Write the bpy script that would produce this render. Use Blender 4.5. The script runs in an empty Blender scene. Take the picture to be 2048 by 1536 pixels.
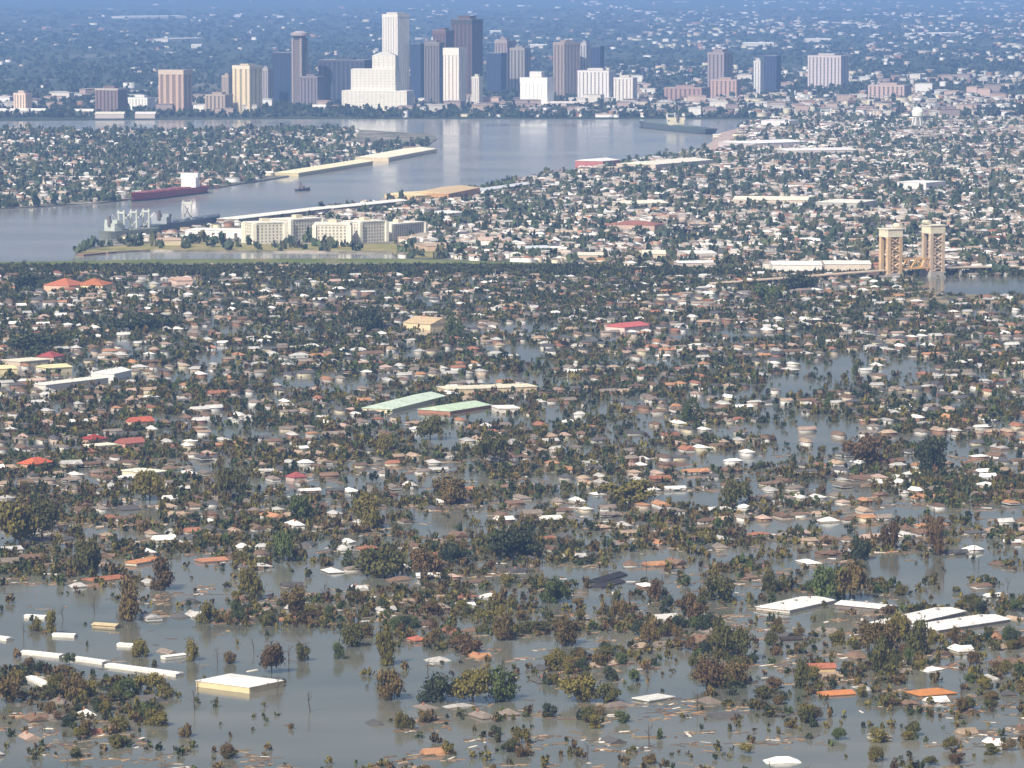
import bpy, bmesh, math, random
import numpy as np
from mathutils import Vector, Matrix

R = math.radians
scene = bpy.context.scene
col = scene.collection
rnd = random.Random(7)
rng = np.random.default_rng(11)

# ------------------------------------------------------------------ camera, sky, sun, exposure
F, CX, CY = 8740.0, 1024.0, 768.0           # focal length and centre in pixels of the 2048 wide photograph
H = 328.0                                   # camera height in metres
PITCH = math.atan(844.0 / F)
cam = bpy.data.cameras.new('camera')
cam.sensor_width = 36.0
cam.lens = 36.0 * F / 2048.0
cam.clip_start = 20.0
cam.clip_end = 120000.0
camo = bpy.data.objects.new('camera', cam)
col.objects.link(camo)
camo.location = (0, 0, H)
camo.rotation_euler = (math.pi / 2 - PITCH, 0, 0)
scene.camera = camo

SUN_EL, SUN_AZ = R(44), math.atan2(-0.52, -0.85)      # behind the camera, to the left
world = bpy.data.worlds.new('World')
scene.world = world
world.use_nodes = True
nt = world.node_tree
bg = nt.nodes['Background']
sky = nt.nodes.new('ShaderNodeTexSky')
sky.sky_type = 'NISHITA'
sky.sun_disc = False
sky.sun_elevation = SUN_EL
sky.sun_rotation = SUN_AZ
sky.air_density = 1.0
sky.dust_density = 5.0
sky.ozone_density = 0.6
nt.links.new(sky.outputs[0], bg.inputs[0])
bg.inputs[1].default_value = 0.088
sun = bpy.data.lights.new('sun', 'SUN')
sun.energy = 5.0
sun.angle = R(0.5)
sun.color = (1.0, 0.92, 0.775)
suno = bpy.data.objects.new('sun', sun)
col.objects.link(suno)
sd = Vector((math.sin(SUN_AZ) * math.cos(SUN_EL), math.cos(SUN_AZ) * math.cos(SUN_EL), math.sin(SUN_EL)))
suno.rotation_euler = sd.to_track_quat('Z', 'Y').to_euler()
suno.location = (-800, -900, 1500)
scene.view_settings.view_transform = 'Standard'
scene.view_settings.look = 'None'
scene.view_settings.gamma = 1.0
scene.view_settings.exposure = 0.28
scene.view_settings.use_curve_mapping = False
scene.cycles.use_denoising = True
scene.cycles.max_bounces = 5
scene.cycles.diffuse_bounces = 2
scene.cycles.glossy_bounces = 2
scene.cycles.volume_bounces = 1
scene.cycles.filter_width = 1.5
HAZE_DENSITY = 4.6e-5
HAZE_COLOR = (0.28, 0.5, 1.0)

# ------------------------------------------------------------------ geometry helpers
CP, SP = math.cos(PITCH), math.sin(PITCH)


def at(px, py, z=0.0):
    """the ground point (height z) seen at a pixel of the photograph"""
    a, b = (px - CX) / F, (py - CY) / F
    dx, dy, dz = a, CP - b * SP, -SP - b * CP
    t = (z - H) / dz
    return Vector((dx * t, dy * t, z))


def pix(x, y, z=0.0):
    """pixel of world points (numpy friendly)"""
    dz = z - H
    depth = y * CP - dz * SP
    up = y * SP + dz * CP
    return CX + F * x / depth, CY - F * up / depth


def mscale(p):
    return F / p[1]


class MB:
    def __init__(self):
        self.v, self.f = [], []

    def add(self, vs, fs):
        n = len(self.v)
        self.v += [tuple(p) for p in vs]
        self.f += [tuple(i + n for i in q) for q in fs]
        return self

    def box(self, x0, x1, y0, y1, z0, z1):
        vs = [(x0, y0, z0), (x1, y0, z0), (x1, y1, z0), (x0, y1, z0), (x0, y0, z1), (x1, y0, z1), (x1, y1, z1), (x0, y1, z1)]
        return self.add(vs, [(3, 2, 1, 0), (4, 5, 6, 7), (0, 1, 5, 4), (1, 2, 6, 5), (2, 3, 7, 6), (3, 0, 4, 7)])

    def bar(self, a, b, r):
        a, b = Vector(a), Vector(b)
        d = (b - a).normalized()
        u = d.orthogonal().normalized() * r
        w = d.cross(u)
        vs = [a + u + w, a - u + w, a - u - w, a + u - w, b + u + w, b - u + w, b - u - w, b + u - w]
        return self.add(vs, [(3, 2, 1, 0), (4, 5, 6, 7), (0, 1, 5, 4), (1, 2, 6, 5), (2, 3, 7, 6), (3, 0, 4, 7)])

    def cone(self, a, b, r0, r1, n=6):
        a, b = Vector(a), Vector(b)
        d = (b - a).normalized()
        u = d.orthogonal().normalized()
        w = d.cross(u)
        vs = []
        for p, r in ((a, r0), (b, r1)):
            for k in range(n):
                t = 2 * math.pi * k / n
                vs.append(p + u * (r * math.cos(t)) + w * (r * math.sin(t)))
        fs = [(k, (k + 1) % n, n + (k + 1) % n, n + k) for k in range(n)]
        fs += [tuple(range(n - 1, -1, -1)), tuple(range(n, 2 * n))]
        return self.add(vs, fs)

    def gable(self, L, W, z, rise, ov=0.4, th=0.25):
        """ridge along x, with thickness and gable ends"""
        l, w = L / 2 + ov, W / 2 + ov
        vs = [(-l, -w, z), (l, -w, z), (l, w, z), (-l, w, z), (-l, 0, z + rise), (l, 0, z + rise),
              (-l, -w, z - th), (l, -w, z - th), (l, w, z - th), (-l, w, z - th)]
        return self.add(vs, [(0, 1, 5, 4), (2, 3, 4, 5), (0, 4, 3), (1, 2, 5), (6, 7, 1, 0), (7, 8, 2, 1), (8, 9, 3, 2), (9, 6, 0, 3), (9, 8, 7, 6)])

    def hip(self, L, W, z, rise, ov=0.4, th=0.25, k=1.0):
        l, w = L / 2 + ov, W / 2 + ov
        r = max(0.3, l - w * k)
        vs = [(-l, -w, z), (l, -w, z), (l, w, z), (-l, w, z), (-r, 0, z + rise), (r, 0, z + rise),
              (-l, -w, z - th), (l, -w, z - th), (l, w, z - th), (-l, w, z - th)]
        return self.add(vs, [(0, 1, 5, 4), (2, 3, 4, 5), (3, 0, 4), (1, 2, 5), (6, 7, 1, 0), (7, 8, 2, 1), (8, 9, 3, 2), (9, 6, 0, 3), (9, 8, 7, 6)])

    def mesh(self, name, mat=None):
        me = bpy.data.meshes.new(name)
        me.from_pydata(self.v, [], self.f)
        me.update()
        if mat:
            me.materials.append(mat)
        return me


def tag(o, label=None, cat=None, group=None, kind=None):
    for k, v in (('label', label), ('category', cat), ('group', group), ('kind', kind)):
        if v:
            o[k] = v
    return o


def link(name, me, parent=None, color=None):
    o = bpy.data.objects.new(name, me)
    col.objects.link(o)
    if parent:
        o.parent = parent
    if color:
        o.color = (*color, 1.0)
    return o


def part(name, mb, mat, parent=None, color=None):
    return link(name, mb.mesh(name, mat), parent, color)


def empty(name, loc, rz=0.0, label=None, cat=None, group=None):
    o = bpy.data.objects.new(name, None)
    o.empty_display_size = 2
    col.objects.link(o)
    o.location = loc
    o.rotation_euler = (0, 0, rz)
    return tag(o, label, cat, group)


def mass(name, verts, quads, colors, mat, parent=None):
    """one big mesh from numpy arrays; quads may repeat no index; colors per vertex"""
    me = bpy.data.meshes.new(name)
    nv, nq = len(verts), len(quads)
    k = quads.shape[1]
    me.vertices.add(nv)
    me.vertices.foreach_set('co', np.ascontiguousarray(verts, dtype=np.float32).ravel())
    me.loops.add(nq * k)
    me.loops.foreach_set('vertex_index', np.ascontiguousarray(quads, dtype=np.int32).ravel())
    me.polygons.add(nq)
    me.polygons.foreach_set('loop_start', np.arange(0, nq * k, k, dtype=np.int32))
    me.polygons.foreach_set('loop_total', np.full(nq, k, dtype=np.int32))
    a = me.attributes.new('col', 'FLOAT_COLOR', 'POINT')
    c4 = np.ones((nv, 4), dtype=np.float32)
    c4[:, :3] = colors
    a.data.foreach_set('color', c4.ravel())
    me.update(calc_edges=True)
    me.materials.append(mat)
    return link(name, me, parent)


# ------------------------------------------------------------------ materials
def base_mat(name, rough=0.8):
    m = bpy.data.materials.new(name)
    m.use_nodes = True
    n = m.node_tree
    p = n.nodes['Principled BSDF']
    p.inputs['Roughness'].default_value = rough
    p.inputs['Specular IOR Level'].default_value = 0.25
    return m, n, p


def N(n, typ, **kw):
    x = n.nodes.new(typ)
    for k, v in kw.items():
        if k in x.inputs:
            x.inputs[k].default_value = v
        else:
            setattr(x, k, v)
    return x


def tinted(name, source, scale, lo, hi, rough=0.8, fine=None, stretch=None):
    """colour taken from the object's own colour, from a stored attribute or fixed, weathered by noise"""
    m, n, p = base_mat(name, rough)
    if source == 'OBJ':
        c = N(n, 'ShaderNodeObjectInfo').outputs['Color']
    elif source == 'ATTR':
        c = N(n, 'ShaderNodeAttribute', attribute_name='col').outputs['Color']
    else:
        rgb = N(n, 'ShaderNodeRGB')
        rgb.outputs[0].default_value = (*source, 1)
        c = rgb.outputs[0]
    geo = N(n, 'ShaderNodeNewGeometry')
    mp = N(n, 'ShaderNodeMapping')
    mp.inputs['Scale'].default_value = stretch or (1, 1, 1)
    n.links.new(geo.outputs['Position'], mp.inputs['Vector'])
    no = N(n, 'ShaderNodeTexNoise', Scale=scale, Detail=4.0, Roughness=0.65)
    n.links.new(mp.outputs[0], no.inputs['Vector'])
    mr = N(n, 'ShaderNodeMapRange')
    mr.inputs['From Min'].default_value = 0.3
    mr.inputs['From Max'].default_value = 0.7
    mr.inputs['To Min'].default_value = lo
    mr.inputs['To Max'].default_value = hi
    n.links.new(no.outputs['Fac'], mr.inputs['Value'])
    mul = N(n, 'ShaderNodeVectorMath', operation='SCALE')
    n.links.new(c, mul.inputs[0])
    n.links.new(mr.outputs[0], mul.inputs['Scale'])
    n.links.new(mul.outputs[0], p.inputs['Base Color'])
    return m


def leaf_mat(name, source):
    m = tinted(name, source, 0.35, 0.7, 1.35, 0.7)
    return m


M = {}
def stained(m, amount, scale):
    n = m.node_tree
    p = n.nodes['Principled BSDF']
    src = p.inputs['Base Color'].links[0].from_socket
    geo = N(n, 'ShaderNodeNewGeometry')
    no = N(n, 'ShaderNodeTexNoise', Scale=scale, Detail=6.0, Roughness=0.75)
    n.links.new(geo.outputs['Position'], no.inputs['Vector'])
    mr = N(n, 'ShaderNodeMapRange')
    mr.inputs['From Min'].default_value = 0.56
    mr.inputs['From Max'].default_value = 0.74
    mr.inputs['To Max'].default_value = amount
    n.links.new(no.outputs['Fac'], mr.inputs['Value'])
    mx = N(n, 'ShaderNodeMix', data_type='RGBA')
    n.links.new(mr.outputs[0], mx.inputs[0])
    n.links.new(src, mx.inputs[6])
    mx.inputs[7].default_value = (0.16, 0.12, 0.09, 1)
    n.links.new(mx.outputs[2], p.inputs['Base Color'])
    return m


M['roof'] = tinted('roof_covering', 'OBJ', 0.5, 0.72, 1.12, 0.75)
M['roof'] = stained(M['roof'], 0.85, 0.16)
M['wall'] = tinted('wall_paint', 'OBJ', 0.25, 0.85, 1.06, 0.8)
M['leaf'] = leaf_mat('leaves', 'OBJ')
M['bark'] = tinted('bark', (0.075, 0.058, 0.045), 1.0, 0.7, 1.2, 0.9)
M['roof_attr'] = tinted('painted_mass', 'ATTR', 0.3, 0.8, 1.12, 0.8)
M['leaf_attr'] = leaf_mat('leaves_mass', 'ATTR')
M['paint'] = tinted('painted_metal', 'OBJ', 0.1, 0.85, 1.08, 0.5)
M['concrete'] = tinted('pale_concrete', (0.42, 0.39, 0.35), 0.05, 0.8, 1.1, 0.85)
M['steel'] = tinted('bridge_steel', 'OBJ', 0.12, 0.8, 1.1, 0.7)
M['window'], _n, _p = base_mat('window_glass', 0.15)
_p.inputs['Base Color'].default_value = (0.03, 0.035, 0.045, 1)
_p.inputs['Specular IOR Level'].default_value = 0.5


def facade_mat(name, glass, spandrel, period=3.8):
    """dark strips of glazing, a paler spandrel at each floor"""
    m, n, p = base_mat(name, 0.35)
    geo = N(n, 'ShaderNodeNewGeometry')
    sx = N(n, 'ShaderNodeSeparateXYZ')
    n.links.new(geo.outputs['Position'], sx.inputs[0])
    d = N(n, 'ShaderNodeMath', operation='DIVIDE')
    d.inputs[1].default_value = period
    n.links.new(sx.outputs['Z'], d.inputs[0])
    fr = N(n, 'ShaderNodeMath', operation='FRACT')
    n.links.new(d.outputs[0], fr.inputs[0])
    gt = N(n, 'ShaderNodeMath', operation='GREATER_THAN')
    gt.inputs[1].default_value = 0.55
    n.links.new(fr.outputs[0], gt.inputs[0])
    mx = N(n, 'ShaderNodeMix', data_type='RGBA')
    mx.inputs[6].default_value = (*glass, 1)
    mx.inputs[7].default_value = (*spandrel, 1)
    n.links.new(gt.outputs[0], mx.inputs[0])
    n.links.new(mx.outputs[2], p.inputs['Base Color'])
    return m


def ground_mat(name, ca, cb, cc, s1, s2):
    m, n, p = base_mat(name, 0.95)
    geo = N(n, 'ShaderNodeNewGeometry')
    n1 = N(n, 'ShaderNodeTexNoise', Scale=s1, Detail=6.0, Roughness=0.7)
    n2 = N(n, 'ShaderNodeTexNoise', Scale=s2, Detail=4.0, Roughness=0.7)
    for q in (n1, n2):
        n.links.new(geo.outputs['Position'], q.inputs['Vector'])
    r = N(n, 'ShaderNodeValToRGB')
    r.color_ramp.elements[0].position = 0.4
    r.color_ramp.elements[0].color = (*ca, 1)
    r.color_ramp.elements[1].position = 0.62
    r.color_ramp.elements[1].color = (*cb, 1)
    n.links.new(n1.outputs['Fac'], r.inputs[0])
    r2 = N(n, 'ShaderNodeMapRange')
    r2.inputs['From Min'].default_value = 0.55
    r2.inputs['From Max'].default_value = 0.68
    n.links.new(n2.outputs['Fac'], r2.inputs['Value'])
    mx = N(n, 'ShaderNodeMix', data_type='RGBA')
    n.links.new(r2.outputs[0], mx.inputs[0])
    n.links.new(r.outputs[0], mx.inputs[6])
    mx.inputs[7].default_value = (*cc, 1)
    n.links.new(mx.outputs[2], p.inputs['Base Color'])
    return m


def water_mat(name, c1, c2, rough, bump, s_wave, s_patch):
    m, n, p = base_mat(name, rough)
    p.inputs['Specular IOR Level'].default_value = 0.5
    p.inputs['IOR'].default_value = 1.33
    geo = N(n, 'ShaderNodeNewGeometry')
    n1 = N(n, 'ShaderNodeTexNoise', Scale=s_patch, Detail=6.0, Roughness=0.65)
    mp = N(n, 'ShaderNodeMapping')          # wind streaks
    mp.inputs['Rotation'].default_value = (0, 0, 0.5)
    mp.inputs['Scale'].default_value = (0.5, 1.8, 1.0)
    n.links.new(geo.outputs['Position'], mp.inputs['Vector'])
    n.links.new(mp.outputs[0], n1.inputs['Vector'])
    mr = N(n, 'ShaderNodeMapRange')
    mr.inputs['From Min'].default_value = 0.35
    mr.inputs['From Max'].default_value = 0.65
    n.links.new(n1.outputs['Fac'], mr.inputs['Value'])
    mx = N(n, 'ShaderNodeMix', data_type='RGBA')
    mx.inputs[6].default_value = (*c1, 1)
    mx.inputs[7].default_value = (*c2, 1)
    n.links.new(mr.outputs[0], mx.inputs[0])
    n.links.new(mx.outputs[2], p.inputs['Base Color'])
    rr = N(n, 'ShaderNodeMapRange')
    rr.inputs['From Min'].default_value = 0.3
    rr.inputs['From Max'].default_value = 0.7
    rr.inputs['To Min'].default_value = rough * 0.6
    rr.inputs['To Max'].default_value = rough * 1.5
    n.links.new(n1.outputs['Fac'], rr.inputs['Value'])
    n.links.new(rr.outputs[0], p.inputs['Roughness'])
    nw = N(n, 'ShaderNodeTexNoise', Scale=s_wave, Detail=3.0, Roughness=0.6)
    n.links.new(geo.outputs['Position'], nw.inputs['Vector'])
    b = N(n, 'ShaderNodeBump', Strength=bump, Distance=0.5)
    n.links.new(nw.outputs['Fac'], b.inputs['Height'])
    n.links.new(b.outputs[0], p.inputs['Normal'])
    return m


M['flood'] = water_mat('flood_water', (0.095, 0.102, 0.082), (0.165, 0.16, 0.13), 0.10, 0.07, 0.35, 0.006)
M['river'] = water_mat('river_water', (0.23, 0.232, 0.23), (0.33, 0.32, 0.30), 0.13, 0.06, 0.12, 0.0022)
M['city_ground'] = ground_mat('city_ground', (0.07, 0.075, 0.045), (0.26, 0.23, 0.19), (0.42, 0.38, 0.33), 0.02, 0.011)
M['far_ground'] = ground_mat('far_ground', (0.032, 0.045, 0.024), (0.055, 0.065, 0.04), (0.16, 0.15, 0.13), 0.004, 0.0016)
M['levee'] = ground_mat('levee_grass', (0.085, 0.11, 0.035), (0.13, 0.14, 0.06), (0.2, 0.16, 0.1), 0.02, 0.01)
M['batture'] = ground_mat('river_batture', (0.19, 0.19, 0.06), (0.33, 0.26, 0.14), (0.08, 0.1, 0.035), 0.03, 0.02)

M['bankside'] = ground_mat('canal_bank', (0.2, 0.16, 0.085), (0.3, 0.235, 0.15), (0.1, 0.11, 0.05), 0.03, 0.02)


# ------------------------------------------------------------------ setting: water and land
def sheet(name, pts, z, mat, depth=0.0):
    """a polygon of the ground, given by pixels, or a slab of it"""
    bm = bmesh.new()
    vs = [bm.verts.new((p[0], p[1], z)) for p in pts]
    f = bm.faces.new(vs)
    f.normal_update()
    if f.normal.z < 0:
        f.normal_flip()
    if depth:
        r = bmesh.ops.extrude_face_region(bm, geom=[f])
        for v in r['geom']:
            if isinstance(v, bmesh.types.BMVert):
                v.co.z -= depth
        bmesh.ops.recalc_face_normals(bm, faces=bm.faces)
    bmesh.ops.triangulate(bm, faces=[q for q in bm.faces if len(q.verts) > 4])
    me = bpy.data.meshes.new(name)
    bm.to_mesh(me)
    bm.free()
    me.materials.append(mat)
    o = link(name, me)
    o['kind'] = 'structure'
    return o


def P(*pp):
    return [at(x, y) for x, y in pp]


LEV = 531          # pixel row of the levee that closes the flooded quarter
Yl = at(1024, LEV)[1]
sheet('flood_water', [(-2600, -300, 0), (2600, -300, 0), (2600, Yl, 0), (-2600, Yl, 0)], 0.0, M['flood'])
Yf = at(1024, 239)[1]
sheet('river', [(-4500, Yl, 0), (4500, Yl, 0), (4500, Yf + 400, 0), (-4500, Yf + 400, 0)], 0.0, M['river'])
LAND = 1.6
BANK = [(150, 510), (182, 496), (380, 466), (470, 447), (640, 422), (800, 407), (940, 387), (1100, 352), (1240, 332), (1395, 306), (1424, 286), (1432, 271), (1500, 250), (1560, 239)]
CITY = BANK + [(3600, 239), (3600, 545), (2048, 549), (1760, 547), (1430, 543), (1000, 527), (800, 521), (785, 507), (300, 503)]
sheet('city_ground', P(*CITY), LAND, M['city_ground'], 2.6)
ALG = [(-1400, 263), (0, 263), (300, 265), (560, 261), (720, 261), (868, 270), (874, 279), (845, 297), (700, 326), (570, 355), (410, 380), (200, 407), (0, 419), (-1400, 445)]
sheet('point_ground', P(*ALG), LAND, M['city_ground'], 2.6)
far = P((-2600, 243), (0, 242), (545, 238.5), (1270, 238.5), (1559, 238.5), (3700, 238.5)) + [Vector((22000, 90000, 0)), Vector((-22000, 90000, 0))]
sheet('far_ground', far, LAND, M['far_ground'], 2.6)
sheet('riverside_batture', P((155, 509.5), (190, 500), (380, 483), (520, 492), (760, 491), (900, 497), (890, 517), (800, 518), (780, 505), (300, 502)), LAND + 0.5, M['batture'], 1.0)


def ridge(name, pts, w_top, w_bot, h, mat, z0=0.0):
    """a levee: trapezoid section swept along a line on the ground"""
    pts = [Vector((p[0], p[1], 0)) for p in pts]
    mb = MB()
    n = len(pts)
    for i, p in enumerate(pts):
        t = (pts[min(i + 1, n - 1)] - pts[max(i - 1, 0)]).normalized()
        s = Vector((-t.y, t.x, 0))
        for off, z in ((-w_bot / 2, z0 - 1), (-w_top / 2, z0 + h), (w_top / 2, z0 + h), (w_bot / 2, z0 - 1)):
            q = p + s * off
            mb.v.append((q.x, q.y, z))
    for i in range(n - 1):
        for k in range(3):
            a = i * 4 + k
            mb.f.append((a, a + 4, a + 5, a + 1))
    o = part(name, mb, mat)
    o['kind'] = 'structure'
    return o


ridge('levee', P((-700, 533), (0, 531), (300, 526), (560, 524), (800, 524), (1000, 530), (1430, 545)), 8, 34, 3.6, M['levee'])
sheet('canal_bank', P((1650, 585), (1720, 575), (1800, 572), (1846, 578), (1866, 589), (1960, 592), (2320, 594), (2320, 611), (1900, 604), (1640, 604)), 1.2, M['bankside'], 2.2)
sheet('canal_bank', P((1700, 560), (1770, 556), (1842, 562), (1850, 568), (1800, 570.5), (1710, 573)), 1.0, M['levee'], 2.0)

# haze: one closed box of thin air round everything
hb = MB().box(-24000, 24000, -1500, 92000, -2.4, 352)
haze = bpy.data.materials.new('haze_air')
haze.use_nodes = True
n = haze.node_tree
for x in list(n.nodes):
    if x.type != 'OUTPUT_MATERIAL':
        n.nodes.remove(x)
pv = n.nodes.new('ShaderNodeVolumePrincipled')
pv.inputs['Color'].default_value = (*HAZE_COLOR, 1)
pv.inputs['Density'].default_value = HAZE_DENSITY
pv.inputs['Anisotropy'].default_value = 0.0
n.links.new(pv.outputs[0], n.nodes['Material Output'].inputs['Volume'])
tag(part('haze', hb, haze), kind='stuff')

# ------------------------------------------------------------------ towers of the city centre
WHITE, CREAM, TAN = (0.78, 0.76, 0.72), (0.68, 0.60, 0.46), (0.52, 0.43, 0.33)
facades = {}


def facade(glass, spandrel):
    k = (glass, spandrel)
    if k not in facades:
        facades[k] = facade_mat('facade_glazing', glass, spandrel)
    return facades[k]


def tower(label, x0, x1, top, base, wall, split=0.6, phi=32, strips=(4, 4), frac=0.6, glass=(0.05, 0.055, 0.07), spandrel=None,
          band=0.05, pent=(0.5, 6), cat='tower', name='office_tower', crown=None, group=None):
    """box turned to the street grid: glazed core, pilasters proud of it, a top band, roof slab and penthouse"""
    c0 = at((x0 + x1) / 2, base, LAND)
    s = F / c0[1]
    W = (x1 - x0) / s
    h = (base - top) / s
    ph = R(phi)
    L = split * W / math.cos(ph)
    Dp = max(12.0, (1 - split) * W / math.sin(ph))
    spandrel = spandrel or tuple(0.6 * w for w in wall)
    # local frame: x along the left visible face, y into the depth, then rotated clockwise by phi
    th = -ph
    root = empty(name, (0, 0, LAND), th, label, cat, group)
    rot = Matrix.Rotation(th, 3, 'Z')
    ext = [(rot @ Vector(p)).x for p in ((-L / 2, -Dp / 2, 0), (L / 2, -Dp / 2, 0), (L / 2, Dp / 2, 0), (-L / 2, Dp / 2, 0))]
    cx = c0.x - (min(ext) + max(ext)) / 2
    root.location = (cx, c0.y + Dp * 0.5, LAND)
    b = max(3.0, h * band)
    part('core', MB().box(-L / 2, L / 2, -Dp / 2, Dp / 2, -2, h), facade(glass, spandrel), root)
    pw = 0.8
    for (n_, ln, ax) in ((strips[0], L, 0), (strips[1], Dp, 1)):
        pit = ln / n_
        w = pit * frac
        for side in (-1, 1):
            for k in range(n_ + 1):
                u = -ln / 2 + k * pit
                ww = w if 0 < k < n_ else w * 0.7
                u = min(max(u, -ln / 2 + ww / 2 - 0.3 * (ax == 0)), ln / 2 - ww / 2 + 0.3 * (ax == 0))
                m_ = MB()
                if ax == 0:
                    e = side * Dp / 2
                    m_.box(u - ww / 2, u + ww / 2, min(e, e + side * pw), max(e, e + side * pw), -2, h - b)
                else:
                    e = side * L / 2
                    m_.box(min(e, e + side * pw), max(e, e + side * pw), u - ww / 2, u + ww / 2, -2, h - b - 0.01)
                part('pilaster', m_, M['wall'], root, wall)
    part('top_band', MB().box(-L / 2 - 1.1, L / 2 + 1.1, -Dp / 2 - 1.1, Dp / 2 + 1.1, h - b + 0.02, h + 0.6), M['wall'], root, wall if crown is None else crown)
    part('roof', MB().box(-L / 2 + 0.5, L / 2 - 0.5, -Dp / 2 + 0.5, Dp / 2 - 0.5, h + 0.62, h + 1.2), M['wall'], root, (0.3, 0.29, 0.28))
    if pent:
        q, ph_ = pent
        part('penthouse', MB().box(-L / 2 * q, L / 2 * q, -Dp / 2 * q, Dp / 2 * q, h + 1.22, h + ph_), M['wall'], root, tuple(0.8 * w for w in wall))
    return root


DB = (0.03, 0.045, 0.09)      # dark blue glass
tower('tallest white tower with ribbed pale stone faces standing in the city centre', 765, 818, 30, 206, (0.72, 0.69, 0.64), 0.58, 38, (6, 5), 0.74, (0.22, 0.21, 0.21), (0.5, 0.48, 0.45), 0.03, (0.7, 5))
tower('tall dark brown tower with flat top right of the tallest white tower', 903, 965, 40, 200, (0.13, 0.085, 0.075), 0.66, 30, (5, 4), 0.5, (0.05, 0.045, 0.055), (0.09, 0.07, 0.07), 0.06, (0.6, 9), crown=(0.06, 0.055, 0.05))
tower('brown stepped tower half hidden behind the dark brown tower', 866, 908, 62, 202, (0.16, 0.10, 0.10), 0.6, 30, (4, 3), 0.55, (0.06, 0.055, 0.07), None, 0.05, (0.5, 6))
tower('white ribbed hotel tower with a bright crown band near the riverfront', 887, 932, 97, 216, (0.74, 0.69, 0.62), 0.68, 30, (4, 3), 0.72, (0.22, 0.18, 0.16), (0.5, 0.45, 0.4), 0.12, None)
tower('grey brown hotel slab behind the white ribbed hotel tower', 849, 888, 86, 212, (0.19, 0.17, 0.165), 0.75, 25, (5, 3), 0.5, (0.06, 0.06, 0.075), None, 0.05, (0.5, 5))
tower('dark blue glass tower between the tallest white tower and grey hotel slab', 821, 850, 88, 206, (0.05, 0.07, 0.13), 0.7, 30, (4, 3), 0.25, DB, (0.035, 0.05, 0.1), 0.03, None)
tower('dark blue glass block with white strip left of the mushroom topped tower', 545, 601, 106, 212, (0.045, 0.06, 0.1), 0.8, 22, (6, 3), 0.22, DB, (0.035, 0.045, 0.085), 0.03, None)
tower('wide dark slate office block behind the stepped white hotel', 637, 744, 121, 212, (0.075, 0.08, 0.11), 0.86, 20, (10, 3), 0.4, (0.04, 0.05, 0.08), None, 0.04, (0.4, 4))
tower('cream yellow twin faced tower with overhanging cap on the left riverfront', 465, 523, 132, 228, (0.68, 0.57, 0.38), 0.6, 34, (3, 3), 0.62, (0.2, 0.17, 0.13), (0.42, 0.36, 0.27), 0.07, (0.5, 4), crown=(0.7, 0.62, 0.48))
tower('grey lilac slab just right of the cream yellow tower', 521, 546, 138, 214, (0.36, 0.33, 0.33), 0.6, 32, (3, 3), 0.6)
tower('pinkish brown slab tower with pale frame and two rooftop boxes', 317, 382, 141, 227, (0.50, 0.36, 0.28), 0.78, 24, (4, 2), 0.45, (0.16, 0.12, 0.1), (0.32, 0.23, 0.18), 0.1, None, crown=(0.56, 0.45, 0.36))
tower('small tan block left of the cream yellow tower', 444, 466, 152, 222, (0.42, 0.34, 0.29), 0.6, 32, (3, 2), 0.6)
tower('low tan block at the foot of the cream yellow tower', 410, 464, 190, 229, (0.40, 0.32, 0.26), 0.75, 25, (5, 3), 0.6, cat='building', name='office_block')
tower('purplish brown riverside block with a pale roof edge', 190, 252, 178, 228, (0.21, 0.15, 0.14), 0.75, 25, (6, 3), 0.6, crown=(0.45, 0.4, 0.34), cat='building', name='office_block')
tower('cream block with stepped roof at the far left riverfront', 27, 62, 187, 228, (0.66, 0.52, 0.42), 0.7, 30, (4, 3), 0.6, cat='building', name='office_block')
tower('bright white low building left of the pinkish brown slab tower', 256, 308, 196, 220, (0.8, 0.79, 0.76), 0.75, 25, (6, 3), 0.75, cat='building', name='office_block')
tower('narrow pale building right of the dark blue glass block', 605, 622, 128, 205, (0.45, 0.43, 0.45), 0.6, 32, (2, 2), 0.6)
tower('purple grey low tower behind the stepped white hotel', 600, 650, 154, 215, (0.2, 0.17, 0.185), 0.7, 28, (5, 3), 0.6)
tower('small pale block right of the white ribbed hotel tower', 944, 965, 154, 216, (0.66, 0.62, 0.56), 0.65, 32, (3, 2), 0.7)
tower('dark navy block far behind and right of the dark brown tower', 974, 1013, 107, 190, (0.05, 0.06, 0.12), 0.7, 28, (4, 3), 0.3, DB, None, 0.04, None)
tower('pale brown tower right of the dark navy block', 990, 1030, 82, 186, (0.32, 0.26, 0.26), 0.6, 32, (4, 3), 0.55)
tower('lower tan tower beside the pale brown tower', 1020, 1061, 97, 188, (0.3, 0.27, 0.25), 0.7, 30, (4, 3), 0.55)
tower('broad white box building with a small raised storey near the river', 1041, 1107, 156, 214, (0.84, 0.82, 0.78), 0.8, 24, (7, 3), 0.85, (0.45, 0.44, 0.42), (0.6, 0.6, 0.58), 0.2, (0.45, 14), cat='building', name='office_block')
tower('brown tower with paler left face right of the white box building', 1107, 1160, 86, 196, (0.33, 0.26, 0.23), 0.4, 45, (3, 5), 0.55, (0.09, 0.08, 0.085))
tower('narrow pale tower beside the dark blue slab', 1160, 1180, 87, 194, (0.42, 0.42, 0.44), 0.6, 32, (2, 2), 0.6)
tower('dark blue slab right of the narrow pale tower', 1181, 1208, 93, 192, (0.05, 0.07, 0.13), 0.7, 28, (3, 2), 0.25, DB, None, 0.04, None)
tower('white wide hospital like block below the dark blue slab', 1156, 1232, 142, 206, (0.7, 0.67, 0.66), 0.8, 24, (8, 3), 0.7, cat='building', name='office_block')
tower('white low annex at the end of the white wide block', 1228, 1274, 156, 207, (0.7, 0.66, 0.62), 0.8, 24, (5, 3), 0.7, cat='building', name='office_block')
tower('lone mauve grey tower with white roof machinery', 1416, 1466, 106, 192, (0.30, 0.25, 0.26), 0.62, 32, (4, 3), 0.6, pent=(0.6, 9))
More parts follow.
